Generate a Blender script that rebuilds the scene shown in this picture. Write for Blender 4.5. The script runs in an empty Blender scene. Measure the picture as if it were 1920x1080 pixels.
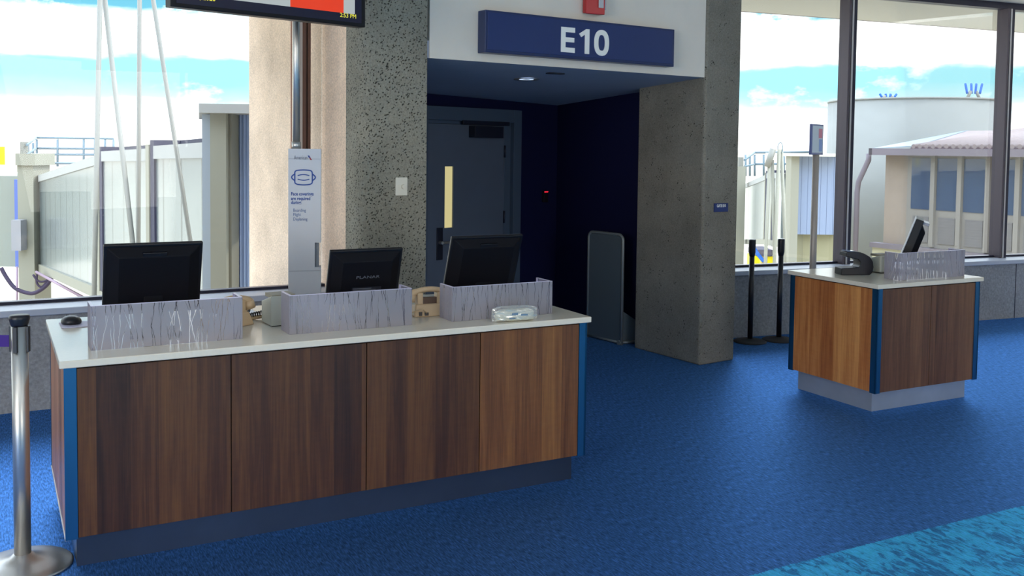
import bpy, bmesh, math, random
from mathutils import Vector, Matrix
random.seed(7)
C = bpy.context.scene.collection
sc = bpy.context.scene
PI = math.pi

# ------------------------------------------------------------------ camera
FPX, PPY, PITCH, ROLL, EYE = 1811.19, 372.29, 0.0507, 0.0120, 1.8199
fwd = Vector((0, math.cos(PITCH), -math.sin(PITCH)))
up0 = Vector((0, math.sin(PITCH), math.cos(PITCH)))
rt0 = Vector((1, 0, 0))
rgt = rt0*math.cos(ROLL) + up0*math.sin(ROLL)
upv = -rt0*math.sin(ROLL) + up0*math.cos(ROLL)
cam = bpy.data.cameras.new('camera')
co = bpy.data.objects.new('camera', cam); C.objects.link(co)
m = Matrix((rgt, upv, -fwd)).transposed().to_4x4(); m.translation = (0, 0, EYE)
co.matrix_world = m
cam.sensor_width = 36.0; cam.lens = FPX/1920*36.0
cam.shift_y = (PPY-540)/1920
cam.clip_end = 500
sc.camera = co

# ------------------------------------------------------------------ colour management
sc.view_settings.view_transform = 'Standard'
sc.view_settings.look = 'None'
sc.view_settings.gamma = 1.0
sc.view_settings.exposure = 0.0
sc.view_settings.use_curve_mapping = False

# ------------------------------------------------------------------ sky
def lin(c):
    c = c/255.0
    return c/12.92 if c <= 0.04045 else ((c+0.055)/1.055)**2.4
def srgb(r, g, b, a=1.0): return (lin(r), lin(g), lin(b), a)

class NT:
    def __init__(s, tree): s.t = tree; tree.nodes.clear()
    def n(s, typ, **kw):
        o = s.t.nodes.new(typ)
        for k, v in kw.items():
            if k == 'inp':
                for a, b in v.items(): o.inputs[a].default_value = b
            else: setattr(o, k, v)
        return o
    def l(s, a, b): s.t.links.new(a, b)
    def math(s, op, a, b=None, c=None, clamp=False):
        o = s.n('ShaderNodeMath', operation=op, use_clamp=clamp)
        for i, v in enumerate((a, b, c)):
            if v is None: continue
            if isinstance(v, (int, float)): o.inputs[i].default_value = v
            else: s.l(v, o.inputs[i])
        return o.outputs[0]
    def ramp(s, fac, stops, interp='LINEAR'):
        o = s.n('ShaderNodeValToRGB'); r = o.color_ramp; r.interpolation = interp
        while len(r.elements) < len(stops): r.elements.new(0.5)
        for e, (p, c) in zip(r.elements, stops): e.position = p; e.color = c
        s.l(fac, o.inputs[0]); return o.outputs[0]
    def mix(s, fac, a, b):
        o = s.n('ShaderNodeMix', data_type='RGBA')
        for i, v in ((0, fac), (6, a), (7, b)):
            if isinstance(v, (int, float, tuple)): o.inputs[i].default_value = v
            else: s.l(v, o.inputs[i])
        return o.outputs[2]
    def comb(s, x, y, z):
        o = s.n('ShaderNodeCombineXYZ')
        for i, v in enumerate((x, y, z)):
            if isinstance(v, (int, float)): o.inputs[i].default_value = v
            else: s.l(v, o.inputs[i])
        return o.outputs[0]
    def noise(s, vec, scale=5, detail=2, rough=.5, dist=0):
        o = s.n('ShaderNodeTexNoise'); o.inputs['Scale'].default_value = scale
        o.inputs['Detail'].default_value = detail; o.inputs['Roughness'].default_value = rough
        o.inputs['Distortion'].default_value = dist
        if vec is not None: s.l(vec, o.inputs['Vector'])
        return o.outputs[0]

W = bpy.data.worlds.new('sky'); sc.world = W; W.use_nodes = True
w = NT(W.node_tree)
tc = w.n('ShaderNodeTexCoord'); sep = w.n('ShaderNodeSeparateXYZ'); w.l(tc.outputs['Generated'], sep.inputs[0])
az = w.math('ARCTAN2', sep.outputs[0], sep.outputs[1])
el = sep.outputs[2]
cv = w.comb(w.math('MULTIPLY', az, 2.2), w.math('MULTIPLY', el, 9.0), 0.0)
nz = w.noise(cv, 1.6, 5, .55)
nz2 = w.noise(w.comb(w.math('MULTIPLY', az, 9.0), w.math('MULTIPLY', el, 16.0), 3.0), 1.5, 5, .6)
e2 = w.math('ADD', el, w.math('MULTIPLY', w.math('SUBTRACT', nz, .5), .05))
e2 = w.math('ADD', e2, w.math('MULTIPLY', w.math('SUBTRACT', nz2, .5), .012))
WH = (1.75, 1.72, 1.68, 1); CY = (.37, .80, .88, 1); PC = (.58, .86, .90, 1)
band = w.ramp(w.math('MULTIPLY', e2, 4.0), [(0.0, WH), (.12, WH), (.20, PC), (.26, CY), (.315, CY), (.345, WH), (.47, WH), (.52, (.17, .52, .68, 1)), (.75, (.12, .42, .62, 1)), (1.0, (1.0, 1.25, 1.5, 1))])
hi_ = w.ramp(el, [(.26, (0, 0, 0, 1)), (.5, (1, 1, 1, 1))])
band = w.mix(hi_, band, (4.0, 5.0, 6.4, 1))
puff = w.ramp(w.noise(w.comb(w.math('MULTIPLY', az, 6.0), w.math('MULTIPLY', el, 9.0), 1.0), 2.3, 6, .6), [(.45, (0, 0, 0, 1)), (.54, (1, 1, 1, 1))])
pm = w.math('MULTIPLY', puff, w.ramp(el, [(.115, (0, 0, 0, 1)), (.135, (1, 1, 1, 1))]))
wisp = w.ramp(nz2, [(.56, (0, 0, 0, 1)), (.70, (.6, .6, .6, 1))])
colr = w.mix(pm, band, WH)
colr = w.mix(wisp, colr, WH)
# below the horizon: bright hazy apron
colr = w.mix(w.ramp(el, [(0.0, (1, 1, 1, 1)), (.004, (0, 0, 0, 1))]), colr, (1.0, .97, .9, 1))
bg = w.n('ShaderNodeBackground'); w.l(colr, bg.inputs[0]); bg.inputs[1].default_value = 1.5
wo = w.n('ShaderNodeOutputWorld'); w.l(bg.outputs[0], wo.inputs[0])

# ------------------------------------------------------------------ sun and added interior fill lamps
sun = bpy.data.lights.new('sun', 'SUN'); sun.energy = 2.6; sun.angle = math.radians(.6); sun.color = (1, .95, .86)
so = bpy.data.objects.new('sun', sun); C.objects.link(so)
so.rotation_euler = Vector((-0.62, -0.10, -0.78)).to_track_quat('-Z', 'Y').to_euler()

def area(name, loc, size, power, color=(1, 1, 1), look=(0, 0, -1)):
    a = bpy.data.lights.new(name, 'AREA'); a.shape = 'RECTANGLE'; a.size, a.size_y = size
    a.energy = power; a.color = color
    o = bpy.data.objects.new(name, a); C.objects.link(o); o.location = loc
    o.rotation_euler = Vector(look).to_track_quat('-Z', 'Y').to_euler()
    return o
area('ceiling_fill_light', (-2.0, -0.5, 3.88), (5, 3), 70, (1, .93, .84))  # unseen area lamps added below the ceiling to brighten the interior
area('ceiling_fill_light', (3.0, 1.5, 3.88), (4, 3), 45, (1, .93, .84))
# fill lamps added before the plain back wall, standing in for unseen windows
area('concourse_fill_light', (-4.5, -5.9, 2.0), (8, 3.2), 820, (1, .94, .86), (0.15, 1, -0.02))
area('concourse_fill_light', (5.0, -5.9, 2.0), (6, 3.2), 380, (1, .94, .86), (-0.1, 1, -0.02))

# ------------------------------------------------------------------ geometry helpers
class MB:
    def __init__(s): s.bm = bmesh.new(); s.mi = 0
    def _f(s, fs):
        for f in fs:
            f.material_index = s.mi
    def box(s, a, b, M=None):
        x0, y0, z0 = a; x1, y1, z1 = b
        P = [(x0,y0,z0),(x1,y0,z0),(x1,y1,z0),(x0,y1,z0),(x0,y0,z1),(x1,y0,z1),(x1,y1,z1),(x0,y1,z1)]
        return s.hexa(P, M)
    def hexa(s, P, M=None):
        v = [s.bm.verts.new(M @ Vector(p) if M else Vector(p)) for p in P]
        fs = [s.bm.faces.new([v[i] for i in q]) for q in ((0,3,2,1),(4,5,6,7),(0,1,5,4),(1,2,6,5),(2,3,7,6),(3,0,4,7))]
        s._f(fs); return s
    def prism(s, poly, z0, z1, M=None):
        a = [s.bm.verts.new((M @ Vector((x, y, z0))) if M else (x, y, z0)) for x, y in poly]
        b = [s.bm.verts.new((M @ Vector((x, y, z1))) if M else (x, y, z1)) for x, y in poly]
        n = len(poly)
        fs = [s.bm.faces.new(a[::-1]), s.bm.faces.new(b)]
        fs += [s.bm.faces.new((a[i], a[(i+1) % n], b[(i+1) % n], b[i])) for i in range(n)]
        s._f(fs); return s
    def cyl(s, p0, p1, r0, r1=None, n=20, caps=True):
        r1 = r0 if r1 is None else r1
        p0 = Vector(p0); p1 = Vector(p1); d = (p1-p0).normalized()
        a = d.orthogonal().normalized(); b = d.cross(a)
        A = []; B = []
        for i in range(n):
            t = 2*PI*i/n; q = a*math.cos(t)+b*math.sin(t)
            A.append(s.bm.verts.new(p0+q*r0)); B.append(s.bm.verts.new(p1+q*r1))
        fs = []
        for i in range(n):
            f = s.bm.faces.new((A[i], A[(i+1) % n], B[(i+1) % n], B[i])); f.smooth = True; fs.append(f)
        if caps: fs += [s.bm.faces.new(A[::-1]), s.bm.faces.new(B)]
        s._f(fs); return s
    def tube(s, pts, r, n=10, caps=True):
        pts = [Vector(p) for p in pts]; rings = []; a = None
        for i, p in enumerate(pts):
            d = (pts[min(i+1, len(pts)-1)]-pts[max(i-1, 0)]).normalized()
            a = d.orthogonal().normalized() if a is None else (a-d*a.dot(d)).normalized()
            b = d.cross(a); rr = r[i] if isinstance(r, (list, tuple)) else r
            rings.append([s.bm.verts.new(p+(a*math.cos(2*PI*k/n)+b*math.sin(2*PI*k/n))*rr) for k in range(n)])
        fs = []
        for A, B in zip(rings, rings[1:]):
            for k in range(n):
                f = s.bm.faces.new((A[k], A[(k+1) % n], B[(k+1) % n], B[k])); f.smooth = True; fs.append(f)
        if caps: fs += [s.bm.faces.new(rings[0][::-1]), s.bm.faces.new(rings[-1])]
        s._f(fs); return s
    def lathe(s, prof, n=40, c=(0, 0), smooth=True):
        rings = []
        for r, z in prof:
            rings.append([s.bm.verts.new((c[0]+r*math.cos(2*PI*k/n), c[1]+r*math.sin(2*PI*k/n), z)) for k in range(n)])
        fs = []
        for A, B in zip(rings, rings[1:]):
            for k in range(n):
                f = s.bm.faces.new((A[k], A[(k+1) % n], B[(k+1) % n], B[k])); f.smooth = smooth; fs.append(f)
        if prof[0][0] > 1e-6: fs.append(s.bm.faces.new(rings[0][::-1]))
        if prof[-1][0] > 1e-6: fs.append(s.bm.faces.new(rings[-1]))
        s._f(fs); return s
    def stroke(s, pts, wd, y0, y1, closed=False):
        """flat ribbon in the XZ plane, between y0 and y1"""
        n = len(pts); L = []; R = []
        for i in range(n):
            if closed: a, b = pts[i-1], pts[(i+1) % n]
            else: a, b = pts[max(i-1, 0)], pts[min(i+1, n-1)]
            dx, dz = b[0]-a[0], b[1]-a[1]; q = math.hypot(dx, dz) or 1
            nx, nz_ = -dz/q*wd/2, dx/q*wd/2
            L.append((pts[i][0]+nx, pts[i][1]+nz_)); R.append((pts[i][0]-nx, pts[i][1]-nz_))
        for i in range(n if closed else n-1):
            j = (i+1) % n
            Q = [L[i], L[j], R[j], R[i]]
            s.hexa([(q[0], y0, q[1]) for q in Q]+[(q[0], y1, q[1]) for q in Q])
        return s
    def plate(s, poly, y0, y1):
        """polygon in XZ extruded in y"""
        M = Matrix(((1,0,0,0),(0,0,1,0),(0,1,0,0),(0,0,0,1)))
        return s.prism(poly, y0, y1, M)
    def build(s, name, mats, parent=None, bevel=0, seg=2, smooth=False, loc=None, rot=None):
        bmesh.ops.remove_doubles(s.bm, verts=s.bm.verts, dist=1e-6)
        bmesh.ops.recalc_face_normals(s.bm, faces=s.bm.faces)
        if smooth:
            for f in s.bm.faces: f.smooth = True
        me = bpy.data.meshes.new(name); s.bm.to_mesh(me); s.bm.free()
        for mt in (mats if isinstance(mats, (list, tuple)) else [mats]): me.materials.append(mt)
        o = bpy.data.objects.new(name, me); C.objects.link(o)
        if parent: o.parent = parent
        if loc: o.location = loc
        if rot: o.rotation_euler = rot
        if bevel:
            b = o.modifiers.new('bevel', 'BEVEL'); b.width = bevel; b.segments = seg; b.limit_method = 'ANGLE'; b.angle_limit = .6
        return o

def thing(name, label, cat, loc=(0, 0, 0), rz=0, group=None):
    o = bpy.data.objects.new(name, None); C.objects.link(o); o.empty_display_size = .1
    o.location = loc; o.rotation_euler = (0, 0, rz); o['label'] = label; o['category'] = cat
    if group: o['group'] = group
    return o
def tag(o, label, cat, group=None, kind=None):
    o['label'] = label; o['category'] = cat
    if group: o['group'] = group
    if kind: o['kind'] = kind
    return o
def struct(o): o['kind'] = 'structure'; return o
def sempty(name, loc=(0, 0, 0), rz=0):
    o = bpy.data.objects.new(name, None); C.objects.link(o); o.empty_display_size = .1
    o.location = loc; o.rotation_euler = (0, 0, rz); o['kind'] = 'structure'; return o
def dup(root, loc, rz, label, group=None):
    r = root.copy(); C.objects.link(r); r.location = loc; r.rotation_euler = (0, 0, rz); r['label'] = label
    if group: r['group'] = group
    for ch in list(root.children):
        c = ch.copy(); C.objects.link(c); c.parent = r
        for g in ch.children:
            d = g.copy(); C.objects.link(d); d.parent = c
    return r
def text(name, body, size, mt, parent, loc, rot=(PI/2, 0, 0), ext=.0006, off=0.0, align='LEFT', sx=1.0):
    cu = bpy.data.curves.new(name, 'FONT'); cu.body = body; cu.size = size; cu.extrude = ext; cu.offset = off
    cu.align_x = align; cu.resolution_u = 3
    t = bpy.data.objects.new(name+'_tmp', cu); C.objects.link(t)
    dg = bpy.context.evaluated_depsgraph_get(); dg.update()
    me = bpy.data.meshes.new_from_object(t.evaluated_get(dg))
    bpy.data.objects.remove(t); me.name = name
    me.materials.clear(); me.materials.append(mt)
    o = bpy.data.objects.new(name, me); C.objects.link(o); o.parent = parent; o.location = loc; o.rotation_euler = rot
    o.scale = (sx, 1, 1)
    return o

def ray(x, y):
    d = fwd*FPX + rgt*(x-960) + upv*(PPY-y); return d/d.y
def at(x, y, Y): return Vector((0, 0, EYE)) + ray(x, y)*Y
def atz(x, y, z):
    d = ray(x, y); return Vector((0, 0, EYE)) + d*((z-EYE)/d.z)
class Frame:
    """a vertical wall or desk frame: s along, t away, z up"""
    def __init__(s, x, y, a): s.o = Vector((x, y, 0)); s.a = a; s.u = Vector((math.cos(a), math.sin(a), 0)); s.v = Vector((-math.sin(a), math.cos(a), 0))
    def W(s, a, b, z=0): return s.o+s.u*a+s.v*b+Vector((0, 0, z))
    def M(s): return Matrix.Translation(s.o) @ Matrix.Rotation(s.a, 4, 'Z')
    def hit(s, x, y, t=0):
        d = ray(x, y); P = s.o+s.v*t; k = (P-Vector((0, 0, EYE))).dot(s.v)/d.dot(s.v)
        q = Vector((0, 0, EYE))+d*k; r = q-s.o
        return r.dot(s.u), q.z

# ------------------------------------------------------------------ materials
def pm(name, col, rough=.5, metal=0.0, spec=.5, emit=None, es=0, coat=0, noise=0, nscale=20, bump=0, bscale=80):
    m = bpy.data.materials.new(name); m.use_nodes = True; t = NT(m.node_tree)
    b = t.n('ShaderNodeBsdfPrincipled'); o = t.n('ShaderNodeOutputMaterial'); t.l(b.outputs[0], o.inputs[0])
    b.inputs['Roughness'].default_value = rough; b.inputs['Metallic'].default_value = metal
    b.inputs['Specular IOR Level'].default_value = spec; b.inputs['Coat Weight'].default_value = coat
    c = srgb(*col) if len(col) == 3 else col
    b.inputs['Base Color'].default_value = c
    if emit: b.inputs['Emission Color'].default_value = srgb(*emit); b.inputs['Emission Strength'].default_value = es
    tcn = t.n('ShaderNodeTexCoord')
    if noise:
        n = t.noise(tcn.outputs['Object'], nscale, 4, .6)
        d = tuple(max(0, v*(1-noise)) for v in c[:3])+(1,); u = tuple(min(1, v*(1+noise)) for v in c[:3])+(1,)
        t.l(t.ramp(n, [(.3, d), (.7, u)]), b.inputs['Base Color'])
    if bump:
        n = t.noise(tcn.outputs['Object'], bscale, 3, .6)
        bn = t.n('ShaderNodeBump'); bn.inputs['Strength'].default_value = bump; bn.inputs['Distance'].default_value = .01
        t.l(n, bn.inputs['Height']); t.l(bn.outputs[0], b.inputs['Normal'])
    return m

def dim(c, k):
    return tuple(lin(v)*k for v in c)+(1,)
def mat_carpet():
    m = bpy.data.materials.new('blue_carpet'); m.use_nodes = True; t = NT(m.node_tree)
    b = t.n('ShaderNodeBsdfPrincipled'); o = t.n('ShaderNodeOutputMaterial'); t.l(b.outputs[0], o.inputs[0])
    b.inputs['Roughness'].default_value = .95; b.inputs['Specular IOR Level'].default_value = .0
    gb = t.n('ShaderNodeBsdfGlossy'); gb.inputs['Roughness'].default_value = .52; mxs = t.n('ShaderNodeMixShader'); mxs.inputs[0].default_value = .47
    t.l(b.outputs[0], mxs.inputs[1]); t.l(gb.outputs[0], mxs.inputs[2]); t.l(mxs.outputs[0], o.inputs[0])
    b.inputs['Sheen Weight'].default_value = .45; b.inputs['Sheen Roughness'].default_value = .3
    b.inputs['Sheen Tint'].default_value = (.22, .55, 1, 1)
    g = t.n('ShaderNodeNewGeometry')
    mp = t.n('ShaderNodeMapping'); mp.inputs['Rotation'].default_value = (0, 0, -.495); t.l(g.outputs['Position'], mp.inputs[0])
    sp = t.n('ShaderNodeSeparateXYZ'); t.l(mp.outputs[0], sp.inputs[0])
    sv = t.comb(t.math('MULTIPLY', sp.outputs[0], 150.0), t.math('MULTIPLY', sp.outputs[1], 22.0), 0.0)
    n1 = t.noise(sv, 1, 3, .7)
    sv2 = t.comb(t.math('MULTIPLY', sp.outputs[0], 3.0), t.math('MULTIPLY', sp.outputs[1], 1.2), 0.0)
    n2 = t.noise(sv2, 1, 3, .5)
    f = t.math('ADD', t.math('MULTIPLY', n1, .8), t.math('MULTIPLY', n2, .2))
    navy = t.ramp(f, [(.30, (.0005, .005, .022, 1)), (.5, (.002, .015, .060, 1)), (.70, (.014, .055, .17, 1))])
    # teal carpet with dark marbled blotches
    tv = t.comb(t.math('MULTIPLY', sp.outputs[0], 26.0), t.math('MULTIPLY', sp.outputs[1], 11.0), 0.0)
    n3 = t.noise(tv, 1, 6, .72, .6)
    n4 = t.noise(tv, .18, 3, .5)
    f3 = t.math('ADD', n3, t.math('MULTIPLY', t.math('SUBTRACT', n4, .5), .5))
    teal = t.ramp(f3, [(.43, (.01, .07, .22, 1)), (.49, (.05, .45, .80, 1)), (.62, (.06, .58, .95, 1)), (.75, (.08, .64, 1.0, 1))])
    sw = t.n('ShaderNodeSeparateXYZ'); t.l(g.outputs['Position'], sw.inputs[0])
    dx = t.math('SUBTRACT', sw.outputs[0], 1.036)
    yl = t.math('ADD', t.math('MULTIPLY', dx, .565), 4.068)
    yl = t.math('SUBTRACT', yl, t.math('MULTIPLY', t.math('MULTIPLY', dx, dx), .02))
    yl = t.math('ADD', yl, t.math('MULTIPLY', t.math('SUBTRACT', t.noise(g.outputs['Position'], 60, 2), .5), .03))
    mk = t.math('LESS_THAN', sw.outputs[1], yl)
    t.l(t.mix(mk, navy, teal), b.inputs['Base Color'])
    gn = t.ramp(n1, [(.30, (.42, .42, .42, 1)), (.70, (1.5, 1.5, 1.5, 1))])
    gm = t.n('ShaderNodeMix', data_type='RGBA', blend_type='MULTIPLY'); gm.inputs[0].default_value = 1.0
    t.l(t.mix(mk, (.17, .44, 1.0, 1), (.12, .46, .85, 1)), gm.inputs[6]); t.l(gn, gm.inputs[7]); t.l(gm.outputs[2], gb.inputs[0])
    t.l(t.mix(mk, (.14, .42, 1, 1), (.1, .5, .9, 1)), b.inputs['Sheen Tint'])
    bn = t.n('ShaderNodeBump'); bn.inputs['Strength'].default_value = .5; bn.inputs['Distance'].default_value = .006
    t.l(n1, bn.inputs['Height']); t.l(bn.outputs[0], b.inputs['Normal'])
    return m

def mat_concrete(name, base, pits=.5, scale=1.0, bump=.4):
    m = bpy.data.materials.new(name); m.use_nodes = True; t = NT(m.node_tree)
    b = t.n('ShaderNodeBsdfPrincipled'); o = t.n('ShaderNodeOutputMaterial'); t.l(b.outputs[0], o.inputs[0])
    b.inputs['Roughness'].default_value = .9; b.inputs['Specular IOR Level'].default_value = .2
    tcn = t.n('ShaderNodeTexCoord'); P = tcn.outputs['Object']
    n1 = t.noise(P, 2.2*scale, 4, .6); n2 = t.noise(P, 90*scale, 3, .6)
    c = [lin(v) for v in base]
    f = t.math('ADD', t.math('MULTIPLY', n1, .45), t.math('MULTIPLY', n2, .55))
    col = t.ramp(f, [(.33, (c[0]*.68, c[1]*.68, c[2]*.68, 1)), (.5, (*c, 1)), (.68, (c[0]*1.35, c[1]*1.35, c[2]*1.35, 1))])
    vo = t.n('ShaderNodeTexVoronoi'); vo.inputs['Scale'].default_value = 56*scale; vo.inputs['Randomness'].default_value = 1
    wv = t.noise(P, 60*scale, 2); 
    ad = t.n('ShaderNodeVectorMath', operation='ADD'); t.l(P, ad.inputs[0])
    sc_ = t.n('ShaderNodeVectorMath', operation='SCALE'); t.l(t.comb(wv, wv, wv), sc_.inputs[0]); sc_.inputs['Scale'].default_value = .02
    t.l(sc_.outputs[0], ad.inputs[1]); t.l(ad.outputs[0], vo.inputs['Vector'])
    pit = t.ramp(vo.outputs['Distance'], [(.20, (1, 1, 1, 1)), (.36, (0, 0, 0, 1))])
    sel = t.math('GREATER_THAN', t.noise(P, 14*scale, 2, .6), 1-pits)
    pk = t.math('MULTIPLY', pit, sel)
    t.l(t.mix(t.math('MULTIPLY', pk, t.math('ADD', t.math('MULTIPLY', n1, .8), .5, )), col, (c[0]*.10, c[1]*.10, c[2]*.10, 1)), b.inputs['Base Color'])
    bn = t.n('ShaderNodeBump'); bn.inputs['Strength'].default_value = bump; bn.inputs['Distance'].default_value = .01
    t.l(t.math('SUBTRACT', n2, pk), bn.inputs['Height']); t.l(bn.outputs[0], b.inputs['Normal'])
    return m

def mat_wood(name, dark, mid, gold, width=.13, seed=0.0, bright=1.0):
    m = bpy.data.materials.new(name); m.use_nodes = True; t = NT(m.node_tree)
    b = t.n('ShaderNodeBsdfPrincipled'); o = t.n('ShaderNodeOutputMaterial'); t.l(b.outputs[0], o.inputs[0])
    b.inputs['Roughness'].default_value = .42; b.inputs['Specular IOR Level'].default_value = .35
    tcn = t.n('ShaderNodeTexCoord'); sp = t.n('ShaderNodeSeparateXYZ'); t.l(tcn.outputs['Object'], sp.inputs[0])
    x = t.math('ADD', t.math('ADD', sp.outputs[0], sp.outputs[1]), seed); z = sp.outputs[2]
    xw = t.math('ADD', x, t.math('MULTIPLY', t.noise(t.comb(t.math('MULTIPLY', x, 2.0), 0.0, 0.0), 6, 1), .10))
    cell = t.math('FLOOR', t.math('DIVIDE', xw, width))
    wn = t.n('ShaderNodeTexWhiteNoise', noise_dimensions='1D'); t.l(cell, wn.inputs['W'])
    g1 = t.noise(t.comb(t.math('MULTIPLY', x, 160.0), t.math('MULTIPLY', z, 3.0), cell), 1, 4, .6, .3)
    g2 = t.noise(t.comb(t.math('MULTIPLY', x, 22.0), t.math('MULTIPLY', z, 1.2), cell), 1, 3, .6, .6)
    g3 = t.noise(t.comb(t.math('MULTIPLY', x, 12.0), t.math('MULTIPLY', z, 38.0), cell), 1, 3, .6)
    f = t.math('ADD', t.math('MULTIPLY', wn.outputs['Value'], .34), t.math('MULTIPLY', g2, .70))
    f = t.math('ADD', f, t.math('MULTIPLY', t.math('SUBTRACT', g1, .5), .42))
    f = t.math('ADD', f, t.math('MULTIPLY', t.math('SUBTRACT', g3, .5), .10))
    sc3 = lambda c: (lin(c[0])*bright, lin(c[1])*bright, lin(c[2])*bright, 1)
    t.l(t.ramp(f, [(.24, sc3(dark)), (.5, sc3(mid)), (.82, sc3(gold))]), b.inputs['Base Color'])
    bn = t.n('ShaderNodeBump'); bn.inputs['Strength'].default_value = .08; bn.inputs['Distance'].default_value = .002
    t.l(g1, bn.inputs['Height']); t.l(bn.outputs[0], b.inputs['Normal'])
    return m

def mat_branch():
    """frosted film with clear twig-like lines"""
    m = bpy.data.materials.new('frosted_branch_film'); m.use_nodes = True; t = NT(m.node_tree)
    o = t.n('ShaderNodeOutputMaterial')
    tcn = t.n('ShaderNodeTexCoord'); sp = t.n('ShaderNodeSeparateXYZ'); t.l(tcn.outputs['Object'], sp.inputs[0])
    z = sp.outputs[2]; ob = t.n('ShaderNodeObjectInfo')
    x = t.math('ADD', sp.outputs[0], t.math('MULTIPLY', sp.outputs[1], 1.0))
    x = t.math('ADD', x, t.math('MULTIPLY', t.math('SUBTRACT', t.noise(t.comb(t.math('MULTIPLY', x, 9.0), t.math('MULTIPLY', z, 16.0), 0.0), 1, 2), .5), .016))
    x = t.math('ADD', x, t.math('MULTIPLY', ob.outputs['Random'], 7.0))
    tot = None
    for k, (N_, S_, lo, hi) in enumerate(((15, .08, 0, 1), (13, .26, 0, 1), (17, .20, 1, 0), (12, .32, 1, 0), (16, .24, 0, 1), (14, .10, 1, 0))):
        u = t.math('ADD', t.math('MULTIPLY', x, float(N_)), 3.37*k)
        c = t.math('FLOOR', u)
        w1 = t.n('ShaderNodeTexWhiteNoise', noise_dimensions='1D'); t.l(t.math('ADD', c, 11.3*k), w1.inputs['W'])
        w2 = t.n('ShaderNodeTexWhiteNoise', noise_dimensions='1D'); t.l(t.math('ADD', c, 57.1*k+400), w2.inputs['W'])
        w3 = t.n('ShaderNodeTexWhiteNoise', noise_dimensions='1D'); t.l(t.math('ADD', c, 91.7*k+900), w3.inputs['W'])
        ce = t.math('MULTIPLY', t.math('SUBTRACT', w2.outputs['Value'], .5), .5)
        sl = t.math('MULTIPLY', t.math('SUBTRACT', w1.outputs['Value'], .5), 2*S_*N_)
        ce = t.math('ADD', ce, t.math('MULTIPLY', sl, t.math('SUBTRACT', z, .1)))
        d = t.math('DIVIDE', t.math('ABSOLUTE', t.math('SUBTRACT', t.math('SUBTRACT', t.math('FRACT', u), .5), ce)), float(N_))
        # twigs root at the bottom or hang from the top and taper out
        ln = t.math('ADD', t.math('MULTIPLY', w3.outputs['Value'], .20), .05)
        zz = z if lo == 0 else t.math('SUBTRACT', .2, z)
        tp_ = t.math('SUBTRACT', 1.0, t.math('DIVIDE', zz, ln))
        wd = t.math('MULTIPLY', t.math('POWER', t.math('MAXIMUM', tp_, 0.0), .6), .0021)
        li = t.math('LESS_THAN', d, wd)
        tot = li if tot is None else t.math('MAXIMUM', tot, li)
    tr = t.n('ShaderNodeBsdfTranslucent'); tr.inputs[0].default_value = (.74, .71, .79, 1)
    df = t.n('ShaderNodeBsdfDiffuse'); df.inputs[0].default_value = (.40, .39, .43, 1)
    gl = t.n('ShaderNodeBsdfGlossy'); gl.inputs['Roughness'].default_value = .25
    m1 = t.n('ShaderNodeMixShader'); m1.inputs[0].default_value = .5; t.l(tr.outputs[0], m1.inputs[1]); t.l(df.outputs[0], m1.inputs[2])
    m2 = t.n('ShaderNodeMixShader'); m2.inputs[0].default_value = .05; t.l(m1.outputs[0], m2.inputs[1]); t.l(gl.outputs[0], m2.inputs[2])
    tp = t.n('ShaderNodeBsdfTransparent'); tp.inputs[0].default_value = (1, 1, 1, 1)
    m0 = t.n('ShaderNodeMixShader'); m0.inputs[0].default_value = .12; t.l(m2.outputs[0], m0.inputs[1]); t.l(tp.outputs[0], m0.inputs[2])
    m3 = t.n('ShaderNodeMixShader'); t.l(t.math('MULTIPLY', tot, .9), m3.inputs[0]); t.l(m0.outputs[0], m3.inputs[1]); t.l(tp.outputs[0], m3.inputs[2])
    t.l(m3.outputs[0], o.inputs[0])
    return m
def mat_acrylic():
    m = bpy.data.materials.new('clear_acrylic'); m.use_nodes = True; t = NT(m.node_tree)
    o = t.n('ShaderNodeOutputMaterial')
    tp = t.n('ShaderNodeBsdfTransparent'); tp.inputs[0].default_value = (.97, .97, 1, 1)
    df = t.n('ShaderNodeBsdfTranslucent'); df.inputs[0].default_value = (.85, .82, .95, 1)
    m1 = t.n('ShaderNodeMixShader'); m1.inputs[0].default_value = .12; t.l(tp.outputs[0], m1.inputs[1]); t.l(df.outputs[0], m1.inputs[2]); t.l(m1.outputs[0], o.inputs[0]); return m

def mat_glass():
    m = bpy.data.materials.new('window_glass'); m.use_nodes = True; t = NT(m.node_tree)
    o = t.n('ShaderNodeOutputMaterial')
    tp = t.n('ShaderNodeBsdfTransparent'); tp.inputs[0].default_value = (.95, .97, .97, 1)
    gl = t.n('ShaderNodeBsdfGlossy'); gl.inputs['Roughness'].default_value = .0
    fr = t.n('ShaderNodeFresnel'); fr.inputs[0].default_value = 1.45
    m1 = t.n('ShaderNodeMixShader'); t.l(t.math('MULTIPLY', fr.outputs[0], .3), m1.inputs[0]); t.l(tp.outputs[0], m1.inputs[1]); t.l(gl.outputs[0], m1.inputs[2])
    t.l(m1.outputs[0], o.inputs[0]); return m

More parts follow.
